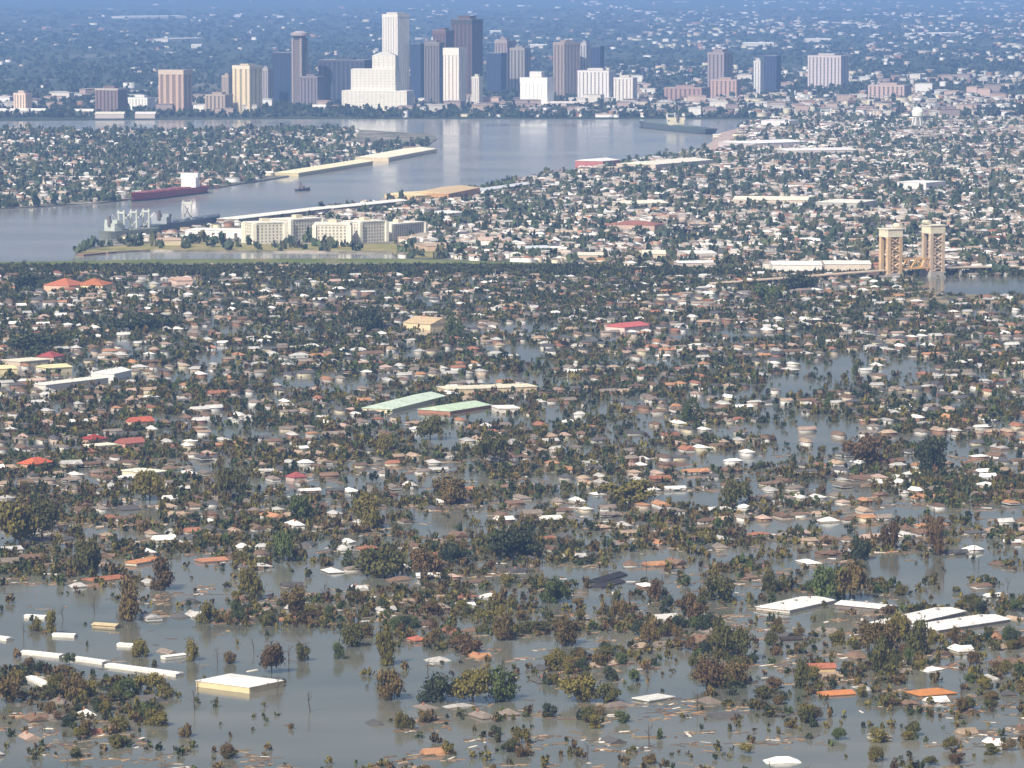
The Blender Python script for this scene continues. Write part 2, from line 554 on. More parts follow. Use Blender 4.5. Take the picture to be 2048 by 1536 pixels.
tower('pink podium in front of the lone mauve grey tower', 1422, 1481, 160, 198, (0.45, 0.31, 0.27), 0.85, 20, (6, 2), 0.65, cat='building', name='office_block')
tower('narrow white tower standing against a dark blue slab', 1508, 1528, 122, 190, (0.62, 0.61, 0.62), 0.6, 32, (2, 2), 0.7)
tower('dark blue slab behind the narrow white tower', 1528, 1562, 112, 184, (0.055, 0.065, 0.13), 0.7, 28, (4, 2), 0.3, DB, None, 0.04, None)
tower('wide pinkish white block alone on the right', 1617, 1698, 112, 176, (0.56, 0.5, 0.52), 0.78, 26, (9, 3), 0.6)
tower('low pink building with flat roof on the far right', 1738, 1824, 171, 200, (0.5, 0.38, 0.35), 0.8, 24, (8, 3), 0.6, cat='building', name='office_block')
tower('pale red brick block near the right bank', 1330, 1420, 176, 206, (0.36, 0.24, 0.22), 0.8, 24, (8, 3), 0.65, cat='building', name='office_block')

# the stepped white hotel: three storeys of blocks and a low pyramid cap
bz = at(748, 222, LAND)
sc = F / bz.y
hot = empty('stepped_hotel', bz, R(-14), 'stepped white hotel of three stacked blocks with a small pyramid cap', 'hotel')


def block(x0, x1, top, base, depth, yoff, name):
    X0, X1, h0, h1 = (x0 - 748) / sc, (x1 - 748) / sc, (222 - base) / sc, (222 - top) / sc
    part(name, MB().box(X0, X1, yoff, yoff + depth, h0 - (2 if base > 215 else 0), h1), M['wall'], hot, (0.70, 0.67, 0.60))
    part('roof', MB().box(X0 + 1, X1 - 1, yoff + 1, yoff + depth - 1, h1 + 0.01, h1 + 0.8), M['wall'], hot, (0.6, 0.58, 0.54))
    m_ = MB()
    nfl = max(2, int((h1 - h0) / 5.5))
    for k in range(nfl):
        z = h0 + (k + 0.35) * (h1 - h0) / nfl
        nw = max(3, int((X1 - X0) / 9))
        for j in range(nw):
            x = X0 + (j + 0.3) * (X1 - X0) / nw
            m_.box(x, x + 2.6, yoff - 0.08, yoff + 0.5, z, z + 1.8)
    w = part('window_grid', m_, M['wall'], hot, (0.36, 0.345, 0.32))
    w['kind'] = 'stuff'


block(681, 816, 182, 222, 60, 0, 'podium')
block(698, 790, 139, 182, 42, 9, 'middle_block')
block(741, 789, 112, 139, 30, 14, 'upper_block')
x0, x1, z = (742 - 748) / sc, (786 - 748) / sc, (222 - 112) / sc
part('cap', MB().add([(x0, 15, z + 0.9), (x1, 15, z + 0.9), (x1, 43, z + 0.9), (x0, 43, z + 0.9), (x0 + 16, 25, z + 8), (x1 - 16, 25, z + 8), (x1 - 16, 33, z + 8), (x0 + 16, 33, z + 8)],
                     [(0, 1, 5, 4), (1, 2, 6, 5), (2, 3, 7, 6), (3, 0, 4, 7), (4, 5, 6, 7), (3, 2, 1, 0)]), M['roof'], hot, (0.5, 0.5, 0.46))

# tower with a round revolving top
bz = at(600, 214, LAND)
sc = F / bz.y
rv = empty('round_topped_tower', bz, R(-30), 'grey brown tower with a wide disc on top behind the dark blue glass block', 'tower')
hh = (214 - 76) / sc
part('shaft', MB().box(-11, 11, -11, 11, -2, hh), facade((0.1, 0.085, 0.085), (0.24, 0.2, 0.19)), rv)
for sx in (-1, 1):
    for sy in (-1, 1):
        part('pilaster', MB().box(sx * 11 - 2.5, sx * 11 + 2.5, sy * 11 - 2.5, sy * 11 + 2.5, -2, hh - 1), M['wall'], rv, (0.3, 0.25, 0.24))
part('neck', MB().cone((0, 0, hh), (0, 0, hh + 5), 12, 17, 20), M['wall'], rv, (0.27, 0.23, 0.23))
part('disc', MB().cone((0, 0, hh + 5), (0, 0, hh + 11), 21, 21, 24), M['wall'], rv, (0.36, 0.31, 0.31))
part('roof', MB().cone((0, 0, hh + 11), (0, 0, hh + 15), 17, 9, 20), M['wall'], rv, (0.36, 0.32, 0.33))

# rooftop boxes of the pinkish brown slab tower
# ------------------------------------------------------------------ long sheds, warehouses, flooded buildings given by the ends of their axis
BUILT = []      # (x, y, radius) kept free of scattered houses
ANCHOR = []     # (phrase, px, py) used to describe their neighbours


def bar(name, label, cat, xa, ya, xb, yb, width, eave, rise=0.0, kind='gable', roof=(0.75, 0.73, 0.7), wall=(0.6, 0.58, 0.54), z=0.0, group=None,
        doors=0, parapet=False, anchor=None, ov=0.5):
    a, b = at(xa, ya, z), at(xb, yb, z)
    d = b - a
    L = d.length
    root = empty(name, (a + b) / 2, math.atan2(d.y, d.x), label, cat, group)
    root.location.z = z
    part('wall', MB().box(-L / 2, L / 2, -width / 2, width / 2, -1.5, eave), M['wall'], root, wall)
    m_ = MB()
    if kind == 'gable':
        m_.gable(L, width, eave + 0.27, rise, ov)
    elif kind == 'hip':
        m_.hip(L, width, eave + 0.27, rise, ov)
    else:
        m_.box(-L / 2 - ov, L / 2 + ov, -width / 2 - ov, width / 2 + ov, eave + 0.01, eave + 0.45)
    part('roof', m_, M['roof'], root, roof)
    if kind == 'gable' and L > 22 and z == 0.0:
        sm = MB()
        for k in range(int(L / 3)):
            x = -L / 2 + (k + 0.5) * L / int(L / 3)
            for sy in (-1, 1):
                sm.bar((x, sy * (width / 2 + ov), eave + 0.3), (x, 0.1 * sy, eave + 0.3 + rise), 0.09)
        q = part('roof_seam', sm, M['roof'], root, tuple(0.7 * c for c in roof))
        q['kind'] = 'stuff'
        for k in range(3 if roof[0] > 0.7 and cat != 'trailer' else 0):
            x = (-0.3 + 0.3 * k) * L
            part('roof_vent', MB().box(x - 0.7, x + 0.7, -0.7, 0.7, eave + rise - 0.1, eave + rise + 1.1), M['wall'], root, (0.35, 0.34, 0.33))
    for k in range(doors):
        x = -L / 2 + (k + 0.5) * L / doors
        part('door', MB().box(x - 2, x + 2, -width / 2 - 0.1, -width / 2 + 0.3, -1.2, eave * 0.7), M['wall'], root, (0.12, 0.1, 0.09))
    n_ = max(1, int(L / max(width, 8)))
    for k in range(n_):
        t = (k + 0.5) / n_
        q = a + d * t
        BUILT.append((q.x, q.y, max(width, L / n_) * 0.62))
    if anchor:
        ANCHOR.append((anchor, (xa + xb) / 2, (ya + yb) / 2))
    return root


Z = LAND
# riverside
bar('wharf_shed', 'long cream wharf shed on the far bank, lower end', 'wharf shed', 572, 351, 722, 327, 40, 4, 3, 'gable', (0.86, 0.8, 0.56), (0.55, 0.47, 0.3), Z, 'cream wharf sheds on the point')
bar('wharf_shed', 'cream wharf shed on the far bank, upper end near the tip', 'wharf shed', 744, 321, 842, 303, 56, 5, 3, 'gable', (0.86, 0.82, 0.64), (0.6, 0.5, 0.36), Z, 'cream wharf sheds on the point')
bar('wharf_shed', 'long white wharf roof running along the near river bank', 'wharf shed', 455, 449, 640, 427, 30, 7, 2, 'gable', (0.82, 0.8, 0.74), (0.25, 0.22, 0.2), Z, 'white wharf sheds on the near bank')
bar('wharf_shed', 'second white wharf roof further along the near river bank', 'wharf shed', 648, 427, 800, 411, 28, 7, 2, 'gable', (0.82, 0.8, 0.75), (0.25, 0.22, 0.2), Z, 'white wharf sheds on the near bank')
bar('warehouse', 'white flat warehouse left of the cream navy barracks', 'warehouse', 382, 473, 494, 475, 40, 9, 0, 'flat', (0.82, 0.81, 0.78), (0.78, 0.76, 0.72), Z, doors=5)
bar('warehouse', 'yellowish warehouse with orange patches beside the river', 'warehouse', 800, 405, 855, 402, 60, 10, 4, 'gable', (0.72, 0.6, 0.36), (0.6, 0.45, 0.25), Z)
bar('warehouse', 'orange tan brick warehouse on the near river bank', 'warehouse', 858, 405, 922, 392, 55, 12, 3, 'gable', (0.6, 0.45, 0.27), (0.5, 0.28, 0.14), Z)
bar('warehouse', 'long pale blue grey roof behind the orange tan warehouse', 'warehouse', 945, 392, 1055, 376, 26, 7, 2, 'gable', (0.6, 0.62, 0.66), (0.4, 0.38, 0.37), Z)
bar('warehouse', 'white shed with dark red wall on the river edge', 'warehouse', 1178, 337, 1212, 334, 50, 12, 3, 'gable', (0.8, 0.78, 0.75), (0.38, 0.14, 0.13), Z)
bar('warehouse', 'long cream roofed factory in the middle of the right bank houses', 'factory', 1470, 410, 1618, 411, 70, 9, 3, 'gable', (0.80, 0.75, 0.62), (0.55, 0.47, 0.38), Z)
bar('warehouse', 'cream factory with grey front right of the long factory', 'factory', 1652, 418, 1735, 420, 80, 11, 0, 'flat', (0.78, 0.76, 0.68), (0.42, 0.4, 0.37), Z, doors=4)
bar('warehouse', 'bright white clinic block at the right edge of town', 'building', 1812, 382, 1872, 384, 60, 14, 0, 'flat', (0.82, 0.8, 0.8), (0.7, 0.68, 0.68), Z)
bar('warehouse', 'pale cream hall among trees left of the long factory', 'hall', 1240, 418, 1322, 416, 50, 8, 3, 'gable', (0.72, 0.7, 0.6), (0.5, 0.46, 0.38), Z)
bar('warehouse', 'cream riverside sheds near the wharf road bend', 'warehouse', 1272, 341, 1388, 331, 70, 10, 3, 'gable', (0.78, 0.74, 0.64), (0.55, 0.48, 0.4), Z)
bar('warehouse', 'white long roofs beyond the pink wharf road', 'warehouse', 1472, 297, 1578, 293, 90, 10, 3, 'gable', (0.8, 0.78, 0.78), (0.5, 0.45, 0.45), Z)
bar('warehouse', 'white range with dark roofline far behind the pink wharf road', 'warehouse', 1532, 254, 1588, 255, 50, 14, 0, 'flat', (0.75, 0.73, 0.74), (0.72, 0.7, 0.7), Z)
bar('warehouse', 'white sheds in a pale yard below the far white range', 'warehouse', 1560, 312, 1700, 310, 60, 10, 3, 'gable', (0.74, 0.72, 0.71), (0.5, 0.46, 0.44), Z)
bar('warehouse', 'row of red tile roofed apartments on the near side of town', 'apartments', 1226, 462, 1318, 464, 36, 9, 4, 'hip', (0.3, 0.13, 0.1), (0.5, 0.36, 0.3), Z)
bar('warehouse', 'white long depot beside the flood wall', 'depot', 1542, 541, 1640, 541, 60, 8, 2, 'gable', (0.82, 0.8, 0.78), (0.7, 0.67, 0.63), Z)
bar('warehouse', 'cream depot continuing right of the white long depot', 'depot', 1646, 540, 1738, 540, 56, 8, 2, 'gable', (0.78, 0.74, 0.68), (0.62, 0.54, 0.46), Z)
bar('warehouse', 'low white strip roof near the levee end', 'shed', 1352, 534, 1432, 533, 24, 5, 1.5, 'gable', (0.8, 0.77, 0.76), (0.5, 0.42, 0.38), Z)
bar('warehouse', 'white shed behind the low white strip roof', 'shed', 1366, 518, 1422, 517, 44, 7, 2, 'gable', (0.74, 0.72, 0.69), (0.6, 0.56, 0.5), Z)
bar('warehouse', 'pale yellow hall left of the low white strip roof', 'hall', 1284, 522, 1330, 522, 44, 9, 3, 'gable', (0.7, 0.66, 0.54), (0.6, 0.54, 0.4), Z)
bar('warehouse', 'white boxy church hall beside tan roofs', 'hall', 956, 495, 1003, 495, 34, 9, 3, 'gable', (0.55, 0.42, 0.35), (0.8, 0.78, 0.7), Z)
bar('warehouse', 'white roof shed by the cream barracks', 'shed', 865, 439, 897, 436, 44, 8, 2, 'gable', (0.8, 0.79, 0.78), (0.6, 0.57, 0.53), Z)
bar('warehouse', 'tan low hall at the end of the barracks lawn', 'hall', 842, 500, 888, 499, 50, 6, 2, 'gable', (0.45, 0.36, 0.28), (0.5, 0.38, 0.28), Z)
bar('warehouse', 'pale blue roof shed near the levee', 'shed', 1020, 507, 1092, 505, 26, 6, 2, 'gable', (0.58, 0.62, 0.68), (0.45, 0.42, 0.42), Z)
bar('warehouse', 'cream strip warehouse behind the levee bend', 'warehouse', 1150, 521, 1206, 521, 40, 7, 2, 'gable', (0.72, 0.66, 0.55), (0.55, 0.44, 0.36), Z)
bar('warehouse', 'tan cottages hall on the batture', 'hall', 312, 490, 372, 489, 36, 6, 3, 'hip', (0.48, 0.36, 0.28), (0.58, 0.5, 0.36), Z)
for x0, x1, y, w, rc, lb in ((0, 92, 231, 60, (0.8, 0.77, 0.72), 'long white riverfront shed at the far left'), (150, 188, 232, 50, (0.78, 0.75, 0.7), 'short white riverfront shed below the cream block'),
                             (192, 250, 238, 50, (0.7, 0.66, 0.55), 'cream riverfront terminal in front of the purplish block'), (272, 312, 238, 50, (0.76, 0.72, 0.68), 'pale pink riverfront shed left of the slab tower'),
                             (620, 652, 223, 50, (0.8, 0.79, 0.77), 'white riverfront shed left of the stepped hotel'), (1094, 1172, 216, 60, (0.66, 0.6, 0.56), 'pale riverfront sheds below the white box building')):
    bar('riverfront_shed', lb, 'shed', x0, y - 2, x1, y - 2, w, 9, 4, 'gable', rc, (0.5, 0.45, 0.42), Z)
sheet('wharf_road', P((1398, 303.5), (1426, 284), (1440, 268), (1478, 259), (1482, 268), (1462, 286), (1432, 306)), LAND + 0.6, ground_mat('pink_paving', (0.38, 0.29, 0.25), (0.46, 0.36, 0.31), (0.3, 0.25, 0.22), 0.02, 0.01), 1.2)
# white water tower on the right
wt = at(1835, 257, Z)
w_ = empty('water_tower', wt, 0, 'white water tower standing alone above houses on the right', 'water tower')
for k in range(6):
    t = k * math.pi / 3
    part('leg', MB().bar((12 * math.cos(t), 12 * math.sin(t), -1), (8 * math.cos(t), 8 * math.sin(t), 22), 1.0), M['paint'], w_, (0.7, 0.7, 0.66))
mb = MB()
prev = None
for (r0, z0), (r1, z1) in zip([(4, 20), (11, 25), (12, 33), (8, 40)], [(11, 25), (12, 33), (8, 40), (1, 43)]):
    mb.cone((0, 0, z0), (0, 0, z1), r0, r1, 18)
part('tank', mb, M['paint'], w_, (0.76, 0.78, 0.7))
part('riser_pipe', MB().cone((0, 0, -1), (0, 0, 21), 2, 2, 10), M['paint'], w_, (0.7, 0.7, 0.66))


# barracks: three long cream blocks with corner piers and rows of windows
def barracks(label, xa, ya, xb, yb, width, h):
    a, b = at(xa, ya, Z), at(xb, yb, Z)
    d = b - a
    L = d.length
    root = empty('barracks', (a + b) / 2, math.atan2(d.y, d.x), label, 'barracks', 'cream barracks by the river')
    part('wall', MB().box(-L / 2, L / 2, -width / 2, width / 2, -1, h), M['wall'], root, (0.68, 0.65, 0.56))
    part('roof', MB().box(-L / 2 - 0.6, L / 2 + 0.6, -width / 2 - 0.6, width / 2 + 0.6, h + 0.01, h + 1.2), M['roof'], root, (0.78, 0.76, 0.68))
    for sx in (-1, 1):
        for sy in (-1, 1):
            part('corner_pier', MB().box(sx * L / 2 - 2.2, sx * L / 2 + 2.2, sy * width / 2 - 2.2, sy * width / 2 + 2.2, -1, h - 0.02), M['wall'], root, (0.78, 0.75, 0.64))
    part('penthouse', MB().box(-5, 5, -4, 4, h + 1.22, h + 5), M['wall'], root, (0.6, 0.52, 0.4))
    m_ = MB()
    nx, ny = max(3, int((L - 6) / 4.2)), max(3, int((width - 6) / 4.2))
    for fl in range(6):
        z = 1.5 + fl * (h - 2) / 6
        for k in range(nx):
            x = -L / 2 + 3 + (k + 0.25) * (L - 6) / nx
            m_.box(x, x + 2.1, -width / 2 - 0.07, -width / 2 + 0.3, z, z + 2.2)
        for k in range(ny):
            y = -width / 2 + 3 + (k + 0.25) * (width - 6) / ny
            m_.box(-L / 2 - 0.07, -L / 2 + 0.3, y, y + 2.1, z, z + 2.2)
            m_.box(L / 2 - 0.3, L / 2 + 0.07, y, y + 2.1, z, z + 2.2)
    w = part('window_grid', m_, M['wall'], root, (0.3, 0.28, 0.25))
    w['kind'] = 'stuff'
    for k in range(4):
        q = a + d * (k + 0.5) / 4
        BUILT.append((q.x, q.y, max(width, L / 4) * 0.7))


barracks('cream six storey barracks block, leftmost and beside the white warehouse', 498, 487, 560, 485, 30, 24)
barracks('cream barracks block set back in the middle', 562, 482, 626, 478, 34, 25)
barracks('cream barracks block nearest the lawn with the broadest front', 630, 489, 700, 489, 40, 24)
barracks('cream barracks block right of the broadest front', 704, 485, 756, 482, 30, 24)
barracks('pale low barracks block at the right end', 762, 480, 830, 474, 30, 18)

# ------------------------------------------------------------------ lift bridge over the canal
BR = (0.56, 0.4, 0.25)
pl, pr = at(1781, 556, 0), at(1866, 552, 0)
ax = (pr - pl)
ang = math.atan2(ax.y, ax.x)
span = ax.length
br = empty('lift_bridge', (pl + pr) / 2, ang, 'tan steel vertical lift bridge with two tall square towers over the canal', 'bridge')
for sgn, ht, tint in ((-1, 52, BR), (1, 54, (0.52, 0.41, 0.31))):
    cx = sgn * span / 2
    for sx in (-1, 1):
        for sy in (-1, 1):
            part('tower_leg', MB().box(cx + sx * 7.5 - 1.9, cx + sx * 7.5 + 1.9, sy * 6 - 1.9, sy * 6 + 1.9, -2, ht - 9), M['steel'], br, tint)
    for sy in (-1, 1):
        for k in range(4):
            z0 = 8 + k * 8.8
            part('brace', MB().bar((cx - 7.5, sy * 6, z0), (cx + 7.5, sy * 6, z0 + 8.4), 0.85), M['steel'], br, tint)
            part('brace', MB().bar((cx + 7.5, sy * 6 + 0.9 * sy, z0), (cx - 7.5, sy * 6 + 0.9 * sy, z0 + 8.4), 0.85), M['steel'], br, tint)
            part('strut', MB().box(cx - 6.2, cx + 6.2, sy * 6 - 0.7, sy * 6 + 0.7, z0 - 0.6, z0 + 0.6), M['steel'], br, tint)
    part('machine_house', MB().box(cx - 9.5, cx + 9.5, -8, 8, ht - 8.9, ht - 1), M['steel'], br, (0.68, 0.62, 0.48))
    part('machine_house_roof', MB().box(cx - 10.2, cx + 10.2, -8.7, 8.7, ht - 0.98, ht), M['steel'], br, (0.74, 0.7, 0.58))
    part('cable_sheave', MB().cone((cx - sgn * 9, -5, ht + 2.5), (cx - sgn * 9, 5, ht + 2.5), 2.6, 2.6, 14), M['steel'], br, (0.6, 0.55, 0.45))
    part('pier', MB().box(cx - 10, cx + 10, -9, 9, -3, 5), M['concrete'], br)
dz = 9
tr = (0.62, 0.38, 0.16)
part('deck', MB().box(-span / 2 + 9, span / 2 - 9, -6, 6, dz, dz + 1.2), M['steel'], br, tr)
for sy in (-1, 1):
    part('top_chord', MB().box(-span / 2 + 9, span / 2 - 9, sy * 6.3 - 0.6, sy * 6.3 + 0.6, dz + 9.5, dz + 11), M['steel'], br, tr)
    part('bottom_chord', MB().box(-span / 2 + 9, span / 2 - 9, sy * 6.8 - 0.6, sy * 6.8 + 0.6, dz - 0.2, dz + 1.1), M['steel'], br, tr)
    nb = 6
    for k in range(nb):
        xa = -span / 2 + 9 + k * (span - 18) / nb
        xb = xa + (span - 18) / nb
        za, zb = (dz + 1, dz + 9.5) if k % 2 == 0 else (dz + 9.5, dz + 1)
        part('truss_diagonal', MB().bar((xa, sy * 6.4, za), (xb, sy * 6.4, zb), 0.6), M['steel'], br, tr)
for sgn in (-1, 1):
    x0 = sgn * (span / 2 + 9)
    for k in range(9):
        xa, xb = x0 + sgn * k * 24, x0 + sgn * (k + 1) * 24
        za, zb = dz - 0.6 * k, dz - 0.6 * (k + 1)
        m_ = MB().add([(min(xa, xb), -6, (za if xa < xb else zb) - 1), (max(xa, xb), -6, (zb if xa < xb else za) - 1), (max(xa, xb), 6, (zb if xa < xb else za) - 1), (min(xa, xb), 6, (za if xa < xb else zb) - 1),
                       (min(xa, xb), -6, za if xa < xb else zb), (max(xa, xb), -6, zb if xa < xb else za), (max(xa, xb), 6, zb if xa < xb else za), (min(xa, xb), 6, za if xa < xb else zb)],
                      [(3, 2, 1, 0), (4, 5, 6, 7), (0, 1, 5, 4), (1, 2, 6, 5), (2, 3, 7, 6), (3, 0, 4, 7)])
        part('approach_deck', m_, M['steel'], br, (0.52, 0.42, 0.32))
        part('approach_pier', MB().box(xb - 1.2, xb + 1.2, -5, 5, -2, zb - 1.05), M['concrete'], br)
for px, r in ((1781, 26), (1866, 26)):
    q = at(px, 552)
    BUILT.append((q.x, q.y, r))
# flood wall along the right part of the levee
fw0, fw1 = at(1432, 546), at(1758, 550)
fwd = fw1 - fw0
fw = empty('flood_wall', (fw0 + fw1) / 2, math.atan2(fwd.y, fwd.x), 'dark red brown flood wall along the canal side of town', 'flood wall')
nseg = 14
for k in range(nseg):
    xa = -fwd.length / 2 + k * fwd.length / nseg
    part('panel', MB().box(xa + 0.05, xa + fwd.length / nseg - 0.05, -0.4, 0.4, -1.5, 3.4), M['wall'], fw, (0.13, 0.085, 0.075))


# ------------------------------------------------------------------ ships
def hull_mb(L, B, z0, z1, sheer=2.0, bow=0.16):
    """plan outline with a pointed bow (+x) and rounded stern"""
    prof = [(-0.5, 0.35), (-0.46, 0.45), (-0.38, 0.5), (0.5 - bow, 0.5), (0.5 - bow * 0.5, 0.34), (0.5, 0.02)]
    top = [(x * L, y * B) for x, y in prof] + [(x * L, -y * B) for x, y in reversed(prof)]
    n_ = len(top)
    mb = MB()
    for k, (zz, s) in enumerate(((z0, 0.94), (z1, 1.0))):
        for x, y in top:
            zt = zz + (sheer * max(0.0, x / L - 0.2) * 3 if k else 0)
            mb.v.append((x * s, y * s, zt))
    for i in range(n_):
        j = (i + 1) % n_
        mb.f.append((j, i, n_ + i, n_ + j))
    mb.f.append(tuple(range(n_, 2 * n_)))
    mb.f.append(tuple(range(n_ - 1, -1, -1)))
    return mb


def ship(label, xa, ya, xb, yb, B, hull, deckh, boot=None, house_at=-0.38, house=(0.8, 0.79, 0.77), house_h=16, holds=5, masts=0, hatch=(0.3, 0.2, 0.18), cat='ship', name='cargo_ship', house_len=14):
    a, b = at(xa, ya), at(xb, yb)
    d = b - a
    L = d.length
    root = empty(name, (a + b) / 2, math.atan2(d.y, d.x), label, cat)
    part('hull', hull_mb(L, B, 1.6 if boot else -1, deckh), M['paint'], root, hull)
    if boot:
        part('boot_stripe', hull_mb(L * 0.995, B * 0.99, -1, 1.55, 0), M['paint'], root, boot)
    hx = house_at * L
    o = part('superstructure', MB().box(hx - house_len / 2, hx + house_len / 2, -B * 0.42, B * 0.42, deckh - 0.5, deckh + house_h * 0.7).box(hx - house_len / 3, hx + house_len / 3, -B * 0.5, B * 0.5, deckh + house_h * 0.7 + 0.01, deckh + house_h), M['paint'], root, house)
    part('funnel', MB().cone((hx - house_len * 0.5, 0, deckh + house_h * 0.5), (hx - house_len * 0.55, 0, deckh + house_h + 5), 2.6, 2.2, 10), M['paint'], o, (0.15, 0.13, 0.14))
    for k in range(holds):
        x = (-0.25 + 0.62 * (k + 0.5) / holds) * L
        part('hatch', MB().box(x - 0.045 * L, x + 0.045 * L, -B * 0.3, B * 0.3, deckh - 0.2, deckh + 1.6), M['paint'], root, hatch)
    for k in range(masts):
        x = (-0.28 + 0.66 * (k + 0.5) / masts) * L
        for s in (-1, 1):
            part('mast', MB().bar((x, s * B * 0.22, deckh), (x, s * B * 0.22, deckh + 24), 0.9), M['paint'], root, (0.5, 0.52, 0.48))
        part('cross_tree', MB().box(x - 1, x + 1, -B * 0.3, B * 0.3, deckh + 20, deckh + 22), M['paint'], root, (0.5, 0.52, 0.48))
        for s in (-1, 1):
            part('derrick', MB().bar((x, s * B * 0.2, deckh + 3), (x + s * 16, s * B * 0.12, deckh + 19), 0.6), M['paint'], root, (0.55, 0.55, 0.5))
    return root


ship('red hulled bulk carrier with a white superstructure aft, moored at the point', 408, 385, 262, 403, 26, (0.3, 0.055, 0.065), 10, (0.06, 0.05, 0.09), -0.31, (0.84, 0.84, 0.84), 20, 6, 0, (0.28, 0.1, 0.11))
ship('small dark tugboat alone in midstream', 592, 383, 620, 381, 8, (0.05, 0.045, 0.055), 3.2, None, -0.1, (0.3, 0.24, 0.26), 5, 0, 0, (0.1, 0.1, 0.1), 'tugboat', 'tugboat', 7)
ship('grey green reserve ship with many masts, moored nearest the barracks', 205, 478, 318, 471, 22, (0.17, 0.19, 0.17), 9, None, -0.3, (0.42, 0.46, 0.43), 13, 3, 3, (0.28, 0.3, 0.27), name='moored_ship')
ship('dark blue grey reserve ship with sharp raised bow behind the many masted ship', 292, 468, 440, 446, 24, (0.09, 0.11, 0.14), 10, None, -0.3, (0.3, 0.33, 0.36), 12, 4, 1, (0.13, 0.15, 0.18), name='moored_ship')
ship('long dark green freighter with cream bridge moored at the right bend', 1424, 269, 1278, 254, 34, (0.09, 0.11, 0.11), 11, (0.06, 0.07, 0.08), -0.02, (0.7, 0.64, 0.48), 15, 5, 1, (0.17, 0.21, 0.17))
for k, (x0, y0, x1, y1) in enumerate(((160, 508, 205, 504), (210, 503, 262, 499))):
    bar('barge', ('rusty flat barge at the tip of the batture', 'second flat barge moored above the rusty one')[k], 'barge', x0, y0 + 4, x1, y1 + 4, 10, 1.6, 0, 'flat', ((0.3, 0.2, 0.12), (0.33, 0.28, 0.2))[k], (0.2, 0.13, 0.09))

# ------------------------------------------------------------------ landmark roofs of the flooded quarter
SCH = 'flooded school with mint green roofs'
GW = dict(z=0.0)
bar('school_wing', 'mint green metal roofed school wing with a yellow gable end', 'school', 754, 825, 862, 798, 24, 2.7, 2.6, 'gable', (0.52, 0.63, 0.55), (0.58, 0.52, 0.36), anchor='the mint green school roofs', group='flooded school wings')
bar('school_wing', 'paler green roofed school wing over red brick walls', 'school', 868, 827, 950, 814, 28, 2.2, 2.4, 'gable', (0.48, 0.60, 0.47), (0.36, 0.17, 0.11), group='flooded school wings')
bar('school_wing', 'long cream flat roofed school wing behind the green roofs', 'school', 884, 787, 1064, 781, 24, 4.0, 0, 'flat', (0.72, 0.66, 0.52), (0.55, 0.44, 0.3), group='flooded school wings')
bar('store', 'low white flat roof right of the pale green school wing', 'store', 990, 823, 1032, 822, 22, 3.0, 0, 'flat', (0.8, 0.78, 0.76), (0.6, 0.56, 0.5))
bar('hall', 'orange red tiled hall with a pitched roof near the levee, left of its twin', 'hall', 106, 578, 156, 580, 34, 5, 6.5, 'hip', (0.44, 0.15, 0.08), (0.62, 0.42, 0.3), anchor='the orange tiled halls')
bar('hall', 'orange brown tiled hall beside pale walls near the levee', 'hall', 162, 577, 216, 578, 34, 4.5, 6, 'hip', (0.42, 0.15, 0.07), (0.72, 0.62, 0.4))
bar('hall', 'pinkish roofed hall among trees near the levee', 'hall', 345, 568, 378, 567, 26, 4, 3, 'gable', (0.5, 0.34, 0.27), (0.66, 0.5, 0.42))
bar('store', 'pale yellow flat roofed store at the left edge', 'store', -14, 745, 30, 744, 30, 4, 0, 'flat', (0.76, 0.70, 0.42), (0.6, 0.5, 0.3))
bar('store', 'cream flat roofed store right behind the pale yellow store', 'store', 22, 732, 82, 727, 24, 4, 0, 'flat', (0.74, 0.68, 0.56), (0.5, 0.42, 0.34))
bar('store', 'yellowish roofed store in front of the crimson roof', 'store', 84, 745, 132, 742, 20, 4, 2, 'gable', (0.7, 0.66, 0.4), (0.56, 0.5, 0.34))
bar('house', 'crimson roofed house beside the yellow stores', 'house', 90, 724, 112, 720, 16, 4, 4, 'hip', (0.3, 0.07, 0.07), (0.5, 0.36, 0.32))
bar('store', 'long white roofed row left of the white building', 'store', 80, 778, 205, 763, 12, 3.2, 1.6, 'gable', (0.74, 0.7, 0.66), (0.6, 0.56, 0.52))
bar('store', 'bright white building at the end of the long white row', 'store', 205, 760, 240, 752, 20, 5, 2, 'gable', (0.8, 0.79, 0.77), (0.74, 0.73, 0.7))
bar('hall', 'tan gabled hall surrounded by trees above the school', 'hall', 832, 654, 886, 658, 34, 5, 5, 'gable', (0.55, 0.42, 0.27), (0.68, 0.55, 0.36))
bar('house', 'long bright red roofed house alone in the trees', 'house', 1230, 662, 1280, 657, 22, 3.5, 3, 'gable', (0.5, 0.13, 0.13), (0.7, 0.5, 0.46), anchor='the long red roof')
bar('house', 'bright orange red roofed house on the left', 'house', 262, 852, 300, 849, 12, 3, 3, 'gable', (0.45, 0.12, 0.075), (0.55, 0.4, 0.34))
bar('house', 'dark red roofed house left of the red pair', 'house', 172, 886, 204, 883, 12, 2.5, 3, 'hip', (0.26, 0.045, 0.04), (0.4, 0.25, 0.2))
bar('house', 'dusty red roofed house with a dark red ridge', 'house', 240, 894, 282, 890, 12, 2.5, 3, 'gable', (0.34, 0.12, 0.1), (0.5, 0.3, 0.26), anchor='the dusty red roof')
bar('store', 'cream flat roof in front of the dusty red roof', 'store', 178, 899, 226, 895, 12, 2.5, 0, 'flat', (0.8, 0.76, 0.62), (0.6, 0.54, 0.4))
bar('house', 'orange red hipped house near the left edge', 'house', 52, 936, 90, 930, 14, 2.5, 3.5, 'hip', (0.52, 0.12, 0.06), (0.5, 0.3, 0.2))
bar('store', 'bright cream flat roofed store among olive trees', 'store', 262, 948, 318, 954, 16, 3.0, 0, 'flat', (0.82, 0.79, 0.66), (0.6, 0.55, 0.42), anchor='the bright cream flat roof')
